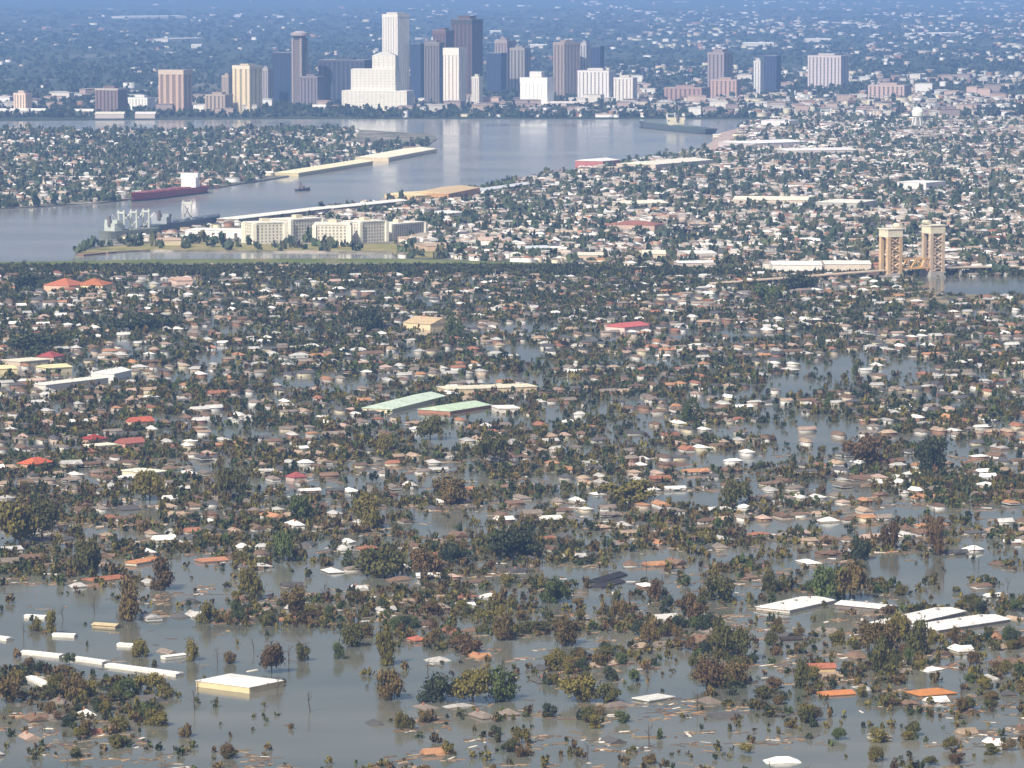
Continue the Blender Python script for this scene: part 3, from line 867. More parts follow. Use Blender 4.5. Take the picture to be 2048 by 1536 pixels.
bar('house', 'crimson roofed house half hidden by trees', 'house', 580, 962, 606, 960, 10, 2.5, 3, 'hip', (0.3, 0.08, 0.08), (0.5, 0.38, 0.35), anchor='the crimson hip roof')
bar('warehouse', 'large square white roofed warehouse standing in open flood water', 'warehouse', 427, 1366.3, 533, 1380, 24, 2.6, 1.0, 'hip', (0.76, 0.75, 0.73), (0.62, 0.52, 0.32), anchor='the square white warehouse', ov=0.3)
TR = 'white trailers in the open flood water'
for xa, ya, xb, yb, w, lb in ((48, 1307, 125, 1315, 5.5, 'first white trailer of the diagonal row, farthest from the warehouse'), (133, 1317, 212, 1328, 5.5, 'middle white trailer of the diagonal row'),
                              (218, 1333, 360, 1352, 6, 'longest white trailer of the diagonal row, nearest the warehouse'), (52, 1235, 93, 1237, 5, 'white trailer alone near the left tree line'),
                              (108, 1272, 152, 1274, 5, 'white trailer with a dark end beyond the diagonal row'), (238, 1292, 270, 1294, 5, 'short white trailer beside olive bushes'),
                              (326, 1318, 368, 1313, 4, 'thin white trailer tilted the other way, beyond the longest trailer'), (-16, 1276, 20, 1281, 5, 'white trailer cut by the left edge'),
                              (62, 1358, 96, 1374, 5, 'whitish trailer among wreckage at lower left')):
    bar('trailer', lb, 'trailer', xa, ya, xb, yb, w, 1.0, 0.5, 'gable', (0.82, 0.81, 0.79), (0.62, 0.6, 0.57), group=TR, ov=0.15, anchor='the diagonal white trailers' if 'middle' in lb else None)
bar('trailer', 'tan roofed trailer in open water beyond the white row', 'trailer', 190, 1253, 236, 1256, 6, 1.2, 0.8, 'gable', (0.5, 0.42, 0.26), (0.45, 0.36, 0.24), group=TR)
bar('warehouse', 'white metal roofed shed slanting away, leftmost of the four on the right', 'shed', 1546, 1223, 1636, 1203, 20, 1.4, 1.2, 'gable', (0.74, 0.73, 0.72), (0.5, 0.47, 0.44), anchor='the slanting white metal sheds')
bar('warehouse', 'narrow white roofed shed, second of the four white sheds', 'shed', 1684, 1212, 1784, 1222, 13, 1.6, 1.2, 'gable', (0.74, 0.73, 0.72), (0.16, 0.14, 0.13))
bar('warehouse', 'white metal shed with dark eave, third of the four white sheds', 'shed', 1772, 1255, 1900, 1226, 18, 1.6, 1.2, 'gable', (0.74, 0.73, 0.72), (0.3, 0.28, 0.27))
bar('warehouse', 'brightest white shed, lowest right of the four white sheds', 'shed', 1846, 1262, 1990, 1240, 20, 1.4, 1.2, 'gable', (0.76, 0.75, 0.74), (0.3, 0.28, 0.27))
bar('house', 'vivid orange roofed house low in the water at bottom right', 'house', 1826, 1390, 1898, 1384, 13, 0.4, 1.8, 'hip', (0.48, 0.2, 0.07), (0.4, 0.25, 0.15), anchor='the vivid orange roof')
bar('house', 'orange brown collapsed roof left of the vivid orange roof', 'house', 1642, 1390, 1702, 1386, 9, 0.2, 1.3, 'gable', (0.5, 0.2, 0.08), (0.3, 0.18, 0.12))
bar('house', 'long dark wet roof in the open water right of the middle', 'house', 1186, 1166, 1240, 1150, 8, 0.3, 1.6, 'gable', (0.03, 0.03, 0.035), (0.06, 0.06, 0.07), anchor='the long dark wet roof')
bar('house', 'second dark wet roof in front of the first, with a pale end', 'house', 1192, 1176, 1238, 1164, 7, 0.3, 1.4, 'gable', (0.04, 0.035, 0.045), (0.4, 0.38, 0.4))
bar('house', 'dark low roof beside the lower right brown trees', 'house', 1562, 1280, 1602, 1279, 6, 0.5, 1.0, 'gable', (0.05, 0.04, 0.035), (0.08, 0.07, 0.06))
bar('house', 'red and yellow wrecked house with bright walls at lower right', 'house', 1612, 1342, 1668, 1341, 9, 1.8, 1.6, 'gable', (0.36, 0.13, 0.08), (0.5, 0.36, 0.2))
bar('house', 'red orange roof showing between trees at the lower middle', 'house', 822, 1283, 846, 1281, 8, 0.8, 1.6, 'hip', (0.42, 0.13, 0.08), (0.5, 0.34, 0.28))
bar('store', 'pale flat roof just breaking the surface at the bottom middle', 'store', 1282, 1402, 1332, 1394, 10, 0.5, 0, 'flat', (0.6, 0.6, 0.58), (0.4, 0.4, 0.38))
bar('house', 'orange tan roof with pale side left of the middle grove', 'house', 262, 1130, 308, 1122, 8, 1.0, 1.4, 'gable', (0.52, 0.24, 0.12), (0.66, 0.6, 0.5))
bar('house', 'spread brick red wreck of a house on the upper shore of the basin', 'house', 178, 1162, 250, 1153, 12, 0.2, 1.2, 'hip', (0.34, 0.14, 0.08), (0.5, 0.36, 0.26))
bar('house', 'pinkish orange roof wreck above the open basin', 'house', 398, 1124, 448, 1120, 10, 0.4, 1.4, 'gable', (0.42, 0.2, 0.12), (0.6, 0.5, 0.42))

# ------------------------------------------------------------------ trees: templates
def crown_quads(seed, nleaf, leaf, form):
    """leaf clumps in a unit crown (radius about 1, z from 0 to 1): centres, then small quads facing outwards from their clump, and loose sprays"""
    g = np.random.default_rng(seed)
    if form == 'broad':
        nc, rx, zc, rz = 17, 0.74, 0.47, 0.36
    elif form == 'thin':
        nc, rx, zc, rz = 20, 0.66, 0.52, 0.4
    elif form == 'tall':
        nc, rx, zc, rz = 17, 0.52, 0.45, 0.42
    else:
        nc, rx, zc, rz = 12, 0.74, 0.36, 0.34
    c = g.normal(size=(nc, 3))
    c /= np.linalg.norm(c, axis=1)[:, None]
    c *= (0.35 + 0.8 * g.random(nc) ** 0.6)[:, None]
    c[:, :2] *= rx
    c[:, 2] = zc + c[:, 2] * rz
    rad = 0.12 + 0.28 * g.random(nc)
    k = g.choice(nc, nleaf, p=rad ** 2 / (rad ** 2).sum())
    d = g.normal(size=(nleaf, 3))
    d[:, 2] += 0.25
    d /= np.linalg.norm(d, axis=1)[:, None]
    loose = np.where(g.random(nleaf) < (0.5 if form == 'thin' else 0.25), 1.3 + 0.6 * g.random(nleaf), 1.0)
    pos = c[k] + d * (rad[k] * (0.45 + 0.65 * g.random(nleaf)) * loose)[:, None] * np.array([1, 1, 0.62])
    nrm = d + g.normal(size=(nleaf, 3)) * 0.6
    nrm /= np.linalg.norm(nrm, axis=1)[:, None]
    t = np.cross(nrm, g.normal(size=(nleaf, 3)))
    t /= np.linalg.norm(t, axis=1)[:, None]
    b = np.cross(nrm, t)
    s = leaf * (0.5 + 0.9 * g.random(nleaf))
    v = np.empty((nleaf, 4, 3))
    for i, (p, q) in enumerate(((-1, -0.7), (0.8, -1), (1, 0.8), (-0.7, 1))):
        j = 0.75 + 0.5 * g.random((nleaf, 2))
        v[:, i] = pos + t * (p * s * j[:, 0])[:, None] + b * (q * s * j[:, 1])[:, None]
    v[:, :, 2] = np.maximum(v[:, :, 2], 0.01)
    return v.reshape(-1, 3), np.arange(nleaf * 4).reshape(-1, 4)


def np_mesh(name, v, q, mat):
    me = bpy.data.meshes.new(name)
    me.from_pydata(v.tolist(), [], q.tolist())
    me.update()
    me.materials.append(mat)
    return me


NEAR_T = []
for i, form in enumerate(['broad'] * 5 + ['tall'] * 3 + ['bushy'] * 4 + ['thin'] * 4):
    v, q = crown_quads(100 + i, 800 if form == 'thin' else 2300, 0.042, form)
    crown = np_mesh('crown', v, q, M['leaf'])
    mb = MB()
    r2 = random.Random(i)
    mb.cone((0, 0, -0.3), (0.02, 0.01, 0.42), 0.045, 0.032, 6)
    for k in range(8 if form == 'thin' else 4):
        t = k * 1.6 + r2.random()
        mb.cone((0.02, 0.01, 0.2 + 0.03 * k), ((0.42 + 0.2 * r2.random()) * math.cos(t), (0.42 + 0.2 * r2.random()) * math.sin(t), 0.45 + 0.065 * k), 0.022, 0.008, 5)
    NEAR_T.append((form, crown, mb.mesh('trunk', M['bark'])))
MID_T = [crown_quads(200 + i, 46, 0.19, f) for i, f in enumerate(['broad', 'broad', 'tall', 'bushy', 'broad', 'bushy'])]
FAR_T = [crown_quads(300 + i, 13, 0.36, f) for i, f in enumerate(['broad', 'bushy', 'broad', 'tall', 'bushy', 'broad'])]
SMALL_T = [crown_quads(400 + i, 15, 0.33, f) for i, f in enumerate(['broad', 'bushy', 'tall', 'bushy', 'broad', 'tall'])]
TINY_T = [crown_quads(500 + i, 7, 0.45, f) for i, f in enumerate(['broad', 'bushy', 'tall', 'bushy', 'broad', 'tall', 'bushy', 'broad'])]


def tree_mass(name, xyz, wid, hgt, cols, templates, mat, tier=None):
    """many trees in one mesh"""
    n_ = len(xyz)
    if tier is None:
        templates, tier = [templates], np.zeros(n_, int)
    first = np.cumsum([0] + [len(t) for t in templates])
    which = first[tier] + (rng.random(n_) * np.array([len(t) for t in templates])[tier]).astype(int)
    templates = [t for ts in templates for t in ts]
    ang_ = rng.random(n_) * 6.283
    V, Q, C = [], [], []
    off = 0
    for ti, (tv, tq) in enumerate(templates):
        idx = np.where(which == ti)[0]
        if not len(idx):
            continue
        ca, sa = np.cos(ang_[idx]), np.sin(ang_[idx])
        x = tv[None, :, 0] * wid[idx, None] * 0.5
        y = tv[None, :, 1] * wid[idx, None] * 0.5
        vv = np.empty((len(idx), len(tv), 3))
        vv[:, :, 0] = x * ca[:, None] - y * sa[:, None] + xyz[idx, None, 0]
        vv[:, :, 1] = x * sa[:, None] + y * ca[:, None] + xyz[idx, None, 1]
        vv[:, :, 2] = tv[None, :, 2] * hgt[idx, None] + xyz[idx, None, 2]
        qq = tq[None] + (np.arange(len(idx)) * len(tv))[:, None, None] + off
        V.append(vv.reshape(-1, 3))
        Q.append(qq.reshape(-1, 4))
        C.append(np.repeat(cols[idx], len(tv), axis=0))
        off += len(idx) * len(tv)
    o = mass(name, np.concatenate(V), np.concatenate(Q), np.concatenate(C), mat)
    o['kind'] = 'stuff'
    return o


def house_mass(name, x, y, z, L, W, eave, rise, ang_, wallc, roofc, hipf):
    """many houses in one mesh: four walls and a gable or hip roof each (quads only)"""
    n_ = len(x)
    l, w = L / 2, W / 2
    tpl = np.array([(-1, -1, 0), (1, -1, 0), (1, 1, 0), (-1, 1, 0), (-1, -1, 1), (1, -1, 1), (1, 1, 1), (-1, 1, 1)], dtype=float)
    # roof: eaves (own vertices so that it keeps its own colour) and ridge
    v = np.empty((n_, 18, 3))
    for k in range(8):
        v[:, k, 0] = tpl[k, 0] * l
        v[:, k, 1] = tpl[k, 1] * w
        v[:, k, 2] = np.where(tpl[k, 2] > 0, eave, -1.0)
    for k in range(4):
        v[:, 8 + k, 0] = tpl[k, 0] * (l + 0.4)
        v[:, 8 + k, 1] = tpl[k, 1] * (w + 0.4)
        v[:, 8 + k, 2] = eave - 0.05
    rx = np.where(hipf, np.maximum(0.3, l - w * 0.9), l + 0.4)
    v[:, 12, 0], v[:, 13, 0] = -rx, rx
    v[:, 12:14, 1] = 0
    v[:, 12:14, 2] = (eave + rise)[:, None]
    # gable / hip ends: a quad with a doubled apex
    v[:, 14] = v[:, 12]
    v[:, 15] = v[:, 13]
    v[:, 14, 2] -= 0.02
    v[:, 15, 2] -= 0.02
    v[:, 16] = (v[:, 8] + v[:, 11]) / 2
    v[:, 17] = (v[:, 9] + v[:, 10]) / 2
    ca, sa = np.cos(ang_)[:, None], np.sin(ang_)[:, None]
    X = v[:, :, 0] * ca - v[:, :, 1] * sa + x[:, None]
    Y = v[:, :, 0] * sa + v[:, :, 1] * ca + y[:, None]
    V = np.stack([X, Y, v[:, :, 2] + z[:, None]], axis=2).reshape(-1, 3)
    fq = np.array([(0, 1, 5, 4), (1, 2, 6, 5), (2, 3, 7, 6), (3, 0, 4, 7), (8, 9, 13, 12), (10, 11, 12, 13), (11, 16, 8, 14), (9, 17, 10, 15)])
    Q = (fq[None] + (np.arange(n_) * 18)[:, None, None]).reshape(-1, 4)
    C = np.empty((n_, 18, 3))
    C[:, :8] = wallc[:, None]
    C[:, 8:14] = roofc[:, None]
    C[:, 14:] = roofc[:, None]
    o = mass(name, V, Q, C.reshape(-1, 3), M['roof_attr'])
    o['kind'] = 'stuff'
    return o


# ------------------------------------------------------------------ palettes
ROOFS = [('pale grey', (0.46, 0.45, 0.44), 15), ('white', (0.76, 0.74, 0.72), 13), ('tan', (0.36, 0.27, 0.20), 12), ('brown', (0.16, 0.105, 0.075), 22),
         ('dark grey', (0.09, 0.088, 0.09), 20), ('grey brown', (0.21, 0.175, 0.15), 20), ('rust red', (0.28, 0.125, 0.08), 4), ('orange brown', (0.38, 0.2, 0.11), 4), ('pinkish', (0.40, 0.29, 0.24), 4)]
WALLS = [(0.74, 0.72, 0.69), (0.66, 0.60, 0.46), (0.55, 0.52, 0.48), (0.34, 0.2, 0.14), (0.6, 0.5, 0.42), (0.78, 0.77, 0.76)]
GREENS = [('olive', (0.125, 0.105, 0.022)), ('dark green', (0.038, 0.048, 0.019)), ('brown', (0.12, 0.085, 0.028)), ('deep olive', (0.075, 0.072, 0.019)), ('mid green', (0.062, 0.08, 0.02)), ('rust brown', (0.098, 0.062, 0.025))]
RW = np.array([r[2] for r in ROOFS], float)
RW /= RW.sum()
RC = np.array([r[1] for r in ROOFS])
WC = np.array(WALLS)


def inside(poly, x, y):
    """numpy point in polygon"""
    r = np.zeros(len(x), bool)
    j = len(poly) - 1
    for i in range(len(poly)):
        xi, yi, xj, yj = poly[i][0], poly[i][1], poly[j][0], poly[j][1]
        c = ((yi > y) != (yj > y)) & (x < (xj - xi) * (y - yi) / (yj - yi + 1e-12) + xi)
        r ^= c
        j = i
    return r


def vnoise(x, y, s, seed):
    """smooth value noise in 0..1"""
    g = np.random.default_rng(seed)
    t = g.random((64, 64))
    u, v = x / s, y / s
    i, j = np.floor(u).astype(int), np.floor(v).astype(int)
    fu, fv = u - i, v - j
    fu, fv = fu * fu * (3 - 2 * fu), fv * fv * (3 - 2 * fv)
    a, b, c, d = t[i % 64, j % 64], t[(i + 1) % 64, j % 64], t[i % 64, (j + 1) % 64], t[(i + 1) % 64, (j + 1) % 64]
    return (a * (1 - fu) + b * fu) * (1 - fv) + (c * (1 - fu) + d * fu) * fv


def free(x, y, extra=0.0):
    ok = np.ones(len(x), bool)
    for bx, by, r in BUILT:
        ok &= (x - bx) ** 2 + (y - by) ** 2 > (r + extra) ** 2
    return ok


# open water of the flooded quarter, by the ground it covers (pixels of the photograph on the ground)
OPEN = [([(-500, 1190), (90, 1192), (215, 1200), (300, 1240), (420, 1256), (600, 1256), (720, 1262), (850, 1295), (860, 1352), (735, 1420), (400, 1400), (340, 1372), (120, 1345), (-500, 1320)], 0.03),
        ([(380, 1250), (700, 1262), (860, 1300), (840, 1420), (740, 1500), (300, 1500)], 0.08),
        ([(1090, 1150), (1330, 1130), (1540, 1150), (1520, 1200), (1330, 1225), (1100, 1210)], 0.22),
        ([(1400, 1215), (1560, 1225), (1770, 1235), (1720, 1270), (1480, 1280)], 0.2),
        ([(1180, 1340), (1390, 1300), (1420, 1410), (1300, 1450), (1180, 1420)], 0.15),
        ([(1480, 1330), (1600, 1320), (1610, 1400), (1480, 1410)], 0.25),
        ([(990, 1290), (1080, 1290), (1080, 1340), (990, 1350)], 0.2),
        ([(1590, 740), (1700, 700), (1850, 715), (1840, 775), (1640, 790), (1480, 800), (1480, 780)], 0.25),
        ([(1640, 850), (1720, 850), (1720, 910), (1560, 925), (1480, 915)], 0.25),
        ([(1030, 690), (1085, 690), (1090, 735), (1030, 735)], 0.2),
        ([(690, 940), (760, 930), (800, 960), (720, 985), (620, 990)], 0.3),
        ([(930, 1010), (1000, 1010), (1000, 1045), (800, 1060), (740, 1090), (690, 1085)], 0.3),
        ([(820, 870), (900, 860), (930, 900), (830, 910)], 0.3),
        ([(1200, 845), (1330, 840), (1330, 880), (1220, 900)], 0.3),
        ([(1090, 805), (1210, 800), (1220, 830), (1050, 845)], 0.3),
        ([(1420, 960), (1560, 930), (1570, 960), (1450, 1000)], 0.35),
        ([(1520, 1120), (1640, 1080), (1700, 1100), (1560, 1150)], 0.35),
        ([(640, 810), (680, 800), (680, 830), (640, 835)], 0.2),
        ([(920, 555), (975, 552), (960, 572), (900, 575)], 0.15),
        ([(-400, 1440), (2500, 1440), (2500, 1640), (-400, 1640)], 0.45)]
CANALZ = [(1846, 556), (2900, 552), (2900, 594), (1960, 592), (1866, 589), (1840, 575)]


def openness(px, py):
    k = np.ones(len(px))
    for poly, f in OPEN:
        k = np.where(inside(poly, px, py), np.minimum(k, f), k)
    k = np.where(inside(CANALZ, px, py), 0.0, k)
    return k


def patches(x, y, py):
    """ragged pools of open water between the blocks"""
    v = vnoise(x + 0.4 * y, y, 70, 77) * 0.65 + vnoise(x, y, 28, 78) * 0.35
    lim = np.interp(py, [560, 700, 800, 1150, 1600], [0.2, 0.28, 0.34, 0.31, 0.40])
    return np.clip((v - lim) * 12 + 0.25, 0.08, 1.0)


# ------------------------------------------------------------------ flooded houses: street grid, two rows to a block
ST = R(24)
ca, sa = math.cos(ST), math.sin(ST)
Y0, Y1 = 1640.0, Yl - 30
hu, hv = [], []
for row in range(-60, 140):
    v0 = row * 37.5 + (7.5 if row % 2 else -7.5) * 0.5
    for k in range(-230, 330):
        u = k * 13.2
        if k % 12 == 0:
            continue
        hu.append(u)
        hv.append(v0)
hu, hv = np.array(hu), np.array(hv)
hu = hu + rng.normal(size=len(hu)) * 1.4
hv = hv + rng.normal(size=len(hv)) * 2.2
hx, hy = hu * ca - hv * sa, 1600 + hu * sa + hv * ca
px, py = pix(hx, hy)
keep = (hy > Y0) & (hy < Y1) & (px > -540) & (px < 2580)
hx, hy, px, py = hx[keep], hy[keep], px[keep], py[keep]
dens = np.interp(py, [530, 700, 1000, 1120, 1250, 1640], [0.85, 0.82, 0.76, 0.6, 0.5, 0.34]) * openness(px, py)
dens *= np.where(vnoise(hx, hy, 90, 3) > 0.28, 1.0, 0.45)
dens *= patches(hx, hy, py)
keep = (rng.random(len(hx)) < dens) & free(hx, hy, 7)
hx, hy, px, py = hx[keep], hy[keep], px[keep], py[keep]
nh = len(hx)
deep = np.clip((py - 850) / 450, 0, 1) + rng.normal(size=nh) * 0.18           # deeper water towards the breach
hL = 7.5 + 5.5 * rng.random(nh) + 4 * (rng.random(nh) < 0.12)
hW = 5.2 + 3 * rng.random(nh)
hE = np.clip(2.1 - 1.7 * deep + rng.normal(size=nh) * 0.3, 0.15, 3.4)
hR = 1.1 + 1.1 * rng.random(nh)
hA = ST + np.where(rng.random(nh) < 0.6, math.pi / 2, 0) + rng.normal(size=nh) * (0.03 + 0.25 * np.clip(deep, 0, 1) * (rng.random(nh) < 0.4))
hT = np.where((deep > 0.5) & (rng.random(nh) < 0.3), 1, 0)                    # thrown out of level
hC = rng.choice(len(ROOFS), nh, p=RW)
hK = rng.random(nh) < 0.5
hWc = 0.8 * WC[rng.integers(0, len(WALLS), nh)] * (0.85 + 0.2 * rng.random((nh, 1)))
hRc = RC[hC] * (0.8 + 0.4 * rng.random((nh, 1)))
size = F / hy * hL
inview = (px > 4) & (px < 2044) & (py < 1530)
order = np.argsort(-np.where(inview, size, 0))
near_h = order[:290]
rest_h = order[290:]
house_mass('flooded_houses', hx[rest_h], hy[rest_h], np.zeros(len(rest_h)), hL[rest_h], hW[rest_h], hE[rest_h], hR[rest_h], hA[rest_h], hWc[rest_h], hRc[rest_h], hK[rest_h])

# ------------------------------------------------------------------ flooded trees
# big trees one can recognise: pixel x, pixel row of the foot, width in pixels, height in pixels, colour, form
BIG = [(1025, 1118, 118, 62, 1, 'broad'), (770, 1152, 110, 62, 3, 'broad'), (850, 1152, 80, 56, 5, 'broad'), (905, 1128, 70, 44, 1, 'bushy'), (1440, 1200, 86, 52, 3, 'bushy'), (1376, 1236, 62, 48, 5, 'bushy'),
       (1655, 1200, 80, 74, 4, 'broad'), (1700, 1200, 84, 70, 2, 'broad'), (258, 1240, 46, 74, 2, 'tall'), (1112, 1206, 62, 52, 4, 'bushy'), (415, 1246, 46, 44, 0, 'bushy'), (543, 1346, 58, 62, 5, 'broad'),
       (604, 1322, 34, 40, 3, 'bushy'), (175, 1146, 70, 70, 3, 'broad'), (566, 1122, 50, 54, 4, 'broad'), (880, 1402, 90, 54, 1, 'bushy'), (945, 1404, 100, 66, 0, 'broad'), (1000, 1400, 80, 62, 4, 'broad'),
       (1165, 1402, 90, 52, 0, 'broad'), (1215, 1404, 60, 40, 3, 'bushy'), (782, 1398, 66, 60, 2, 'broad'), (772, 1330, 34, 70, 0, 'tall'), (1462, 1318, 74, 66, 3, 'broad'), (1420, 1374, 76, 56, 5, 'broad'),
       (1470, 1368, 64, 48, 2, 'broad'), (1755, 1306, 80, 62, 2, 'broad'), (1795, 1300, 64, 70, 0, 'broad'), (1840, 1310, 50, 66, 3, 'tall'), (1760, 1350, 40, 66, 3, 'tall'), (1602, 1376, 28, 52, 3, 'tall'),
       (706, 1292, 42, 46, 3, 'tall'), (676, 1318, 26, 36, 4, 'bushy'), (930, 1306, 72, 40, 5, 'bushy'), (1130, 1290, 60, 56, 2, 'broad'), (1010, 1280, 48, 50, 2, 'broad'), (280, 1312, 48, 38, 0, 'bushy'),
       (382, 1322, 24, 46, 0, 'tall'), (105, 1268, 24, 44, 0, 'tall'), (72, 1262, 28, 22, 0, 'bushy'), (300, 1386, 70, 38, 0, 'broad'), (250, 1394, 54, 40, 4, 'bushy'), (150, 1396, 60, 46, 2, 'broad'),
       (20, 1404, 70, 54, 2, 'broad'), (100, 1400, 44, 40, 3, 'bushy'), (1875, 1110, 46, 72, 5, 'broad'), (1722, 1120, 52, 54, 1, 'bushy'), (1780, 1096, 44, 58, 5, 'broad'), (320, 1180, 50, 60, 5, 'tall'),
       (500, 1200, 60, 66, 0, 'broad'), (590, 1226, 56, 54, 2, 'broad'), (1540, 1186, 26, 40, 3, 'tall'), (1310, 1196, 40, 44, 5, 'bushy'), (1240, 1246, 36, 46, 2, 'broad'), (1300, 1290, 50, 44, 2, 'broad'),
       (1410, 1262, 30, 34, 1, 'tall'), (1380, 1300, 40, 30, 5, 'bushy'), (300, 1000, 80, 60, 0, 'broad'), (460, 1000, 60, 64, 3, 'broad'), (600, 1046, 54, 58, 4, 'broad'), (735, 1056, 60, 62, 0, 'broad'),
       (30, 1090, 110, 90, 0, 'broad'), (90, 1060, 70, 60, 3, 'broad'), (990, 930, 70, 60, 3, 'broad'), (1260, 1000, 130, 44, 0, 'bushy'), (1470, 1010, 70, 50, 3, 'broad'), (900, 1006, 80, 52, 2, 'broad'),
       (1730, 930, 90, 60, 5, 'broad'), (1860, 940, 80, 70, 1, 'broad'), (860, 880, 64, 50, 3, 'broad'), (1380, 850, 44, 50, 4, 'broad'), (770, 906, 40, 40, 0, 'broad'), (905, 676, 40, 40, 4, 'broad'),
       (1600, 578, 100, 34, 1, 'bushy'), (1530, 600, 70, 36, 4, 'bushy'), (290, 660, 110, 40, 1, 'bushy'), (80, 705, 130, 42, 1, 'bushy'), (60, 578, 120, 36, 1, 'bushy'), (740, 660, 80, 44, 1, 'broad')]
tx = rng.uniform(-1.0, 1.0, 165000)
ty = np.sqrt(rng.uniform(Y0 ** 2, Y1 ** 2, 165000))
tx = tx * ty * (1790.0 / F)
px, py = pix(tx, ty)
cl = vnoise(tx, ty, 55, 5) * 0.6 + vnoise(tx, ty, 21, 9) * 0.4
area_den = np.interp(py, [530, 640, 900, 1100, 1200, 1300, 1640], [0.92, 0.86, 0.9, 1.15, 1.2, 0.8, 0.34])
tv = (-(tx) * sa + (ty - 1600) * ca) % 75.0
street = np.abs(tv - 56.25) < 6.5
keep = (rng.random(len(tx)) < np.where(street, 0.4, 1.12) * area_den * openness(px, py) * np.where(py < 551, 1.0, np.clip((cl - 0.3) * 3.4, 0.06, 1.3) * patches(tx, ty, py))) & (px > -520) & (px < 2560) & free(tx, ty, 2)
tx, ty, px, py = tx[keep], ty[keep], px[keep], py[keep]
ntr = len(tx)
print('trees', ntr)
tW = 2.0 + 5.6 * rng.random(ntr) ** 2.5
tH = tW * (0.55 + 0.5 * rng.random(ntr))
brown = np.clip((py - 600) / 500, 0, 1)
gw = np.stack([0.10 + 0.2 * brown, 0.34 - 0.2 * brown, 0.04 + 0.18 * brown, 0.22 + 0 * brown, 0.24 - 0.12 * brown, 0.02 + 0.12 * brown], 1)
gw = np.clip(gw, 0.01, None)
gw /= gw.sum(1)[:, None]
tC = (rng.random(ntr)[:, None] > np.cumsum(gw, 1)).sum(1).clip(0, 5)
tC = np.where(py < 552, np.where(rng.random(ntr) < 0.75, 1, 3), tC)
tW = np.where(py < 552, np.maximum(tW, 5.5), tW)
tH = np.where(py < 552, np.maximum(tH, 5.0), tH)
# streets stay clearer than the lots
trees = [(tx[i], ty[i], tW[i], tH[i], int(tC[i]), None, px[i], py[i]) for i in range(ntr)]
for bx, by, bw, bh, bc, bf in BIG:
    p = at(bx, by)
    s = F / p.y
    trees.append((p.x, p.y, bw / s, bh / s * 1.06, bc, bf, bx, by))
tr_size = np.array([t[2] * F / t[1] if (4 < t[6] < 2044 and t[7] < 1532) else 0 for t in trees])
tr_size[ntr:] += 1000
order = np.argsort(-tr_size)
near_t, rest_t = order[:295], order[295:]
GC = np.array([g[1] for g in GREENS])
ra = np.array([trees[i][:5] for i in rest_t])
rs = ra[:, 2] * F / ra[:, 1]
tree_mass('flooded_trees', np.stack([ra[:, 0], ra[:, 1], np.zeros(len(ra))], 1), ra[:, 2], ra[:, 3], GC[ra[:, 4].astype(int)] * (0.6 + 0.5 * rng.random((len(ra), 1))),
          [TINY_T, SMALL_T, MID_T], M['leaf_attr'], np.digitize(rs, [9.5, 19.0]))

# ------------------------------------------------------------------ labels: look, then where it stands
ORD = ['nearest', 'second nearest', 'third nearest', 'fourth nearest', 'fifth nearest', 'sixth nearest', 'seventh nearest', 'eighth nearest', 'ninth nearest', 'tenth nearest', 'eleventh nearest', 'twelfth nearest', 'thirteenth nearest', 'fourteenth nearest', 'fifteenth nearest', 'sixteenth nearest']
ANCHOR += [('the wide dark grove', 1025, 1110), ('the round brown bush', 1376, 1230), ('the tall tree pair', 1680, 1195), ('the tall brown basin tree', 258, 1230), ('the bottom olive grove', 945, 1395),
           ('the square topped brown tree', 543, 1340), ('the left edge olive tree', 30, 1080), ('the low wide olive thicket', 1260, 995)]
OWN = {(1025, 1118): 'wide dark green grove like tree, the darkest crown in the middle of the flood', (1376, 1236): 'round rust brown bushy tree alone in open water',
       (1655, 1200): 'tall green crown of the pair above the slanting white sheds', (1700, 1200): 'tall brown crown of the pair above the slanting white sheds',
       (258, 1240): 'tall slim brown tree on the upper rim of the open basin', (945, 1404): 'broad olive crown in the middle of the grove at the bottom',
       (543, 1346): 'square topped rust brown tree right behind the square white warehouse', (30, 1090): 'broadest olive tree on the left edge above the basin', (1260, 1000): 'low and very wide olive thicket right of the middle',
       (1440, 1200): 'dark low bush tree just beyond the round brown bush'}


def describe(items, anchors=None):
    """items: (look, px, py) -> unique labels"""
    groups = {}
    for i, (look, x, y) in enumerate(items):
        best = min(anchors or ANCHOR, key=lambda a: (a[1] - x) ** 2 + (1.8 * (a[2] - y)) ** 2)
        dx, dy = x - best[1], 1.8 * (y - best[2])
        rel = ('right of' if dx > 0 else 'left of') if abs(dx) > abs(dy) else ('in front of' if dy > 0 else 'beyond')
        groups.setdefault((look, rel, best[0]), []).append((dx * dx + dy * dy, i))
    out = [None] * len(items)
    for (look, rel, ph), v in groups.items():
        v.sort()
        for k, (_, i) in enumerate(v):
            if len(v) == 1:
                out[i] = f'{look} {rel} {ph}'
            else:
                out[i] = f'{look}, {ORD[min(k, 15)]} {rel} {ph}'
            if len(out[i].split()) > 16:
                out[i] = out[i].replace('in front of', 'before')
    return out


# ------------------------------------------------------------------ individual flooded houses
def unit_roof(kind, L, W, R_):
    mb = MB()
    if kind == 'hip':
        mb.hip(L, W, 0, R_, 0.45)
    elif kind == 'gable':
        mb.gable(L, W, 0, R_, 0.45)
    else:
        mb.gable(L, W, 0, R_, 0.45)
        n0 = len(mb.v)
        m2 = MB().gable(W * 0.9, W * 0.62, 0, R_ * 0.8, 0.35)
        mb.add([(L * 0.2 + y, x - W * 0.35, z + 0.02) for x, y, z in m2.v], [tuple(reversed(f)) for f in m2.f])
    return mb


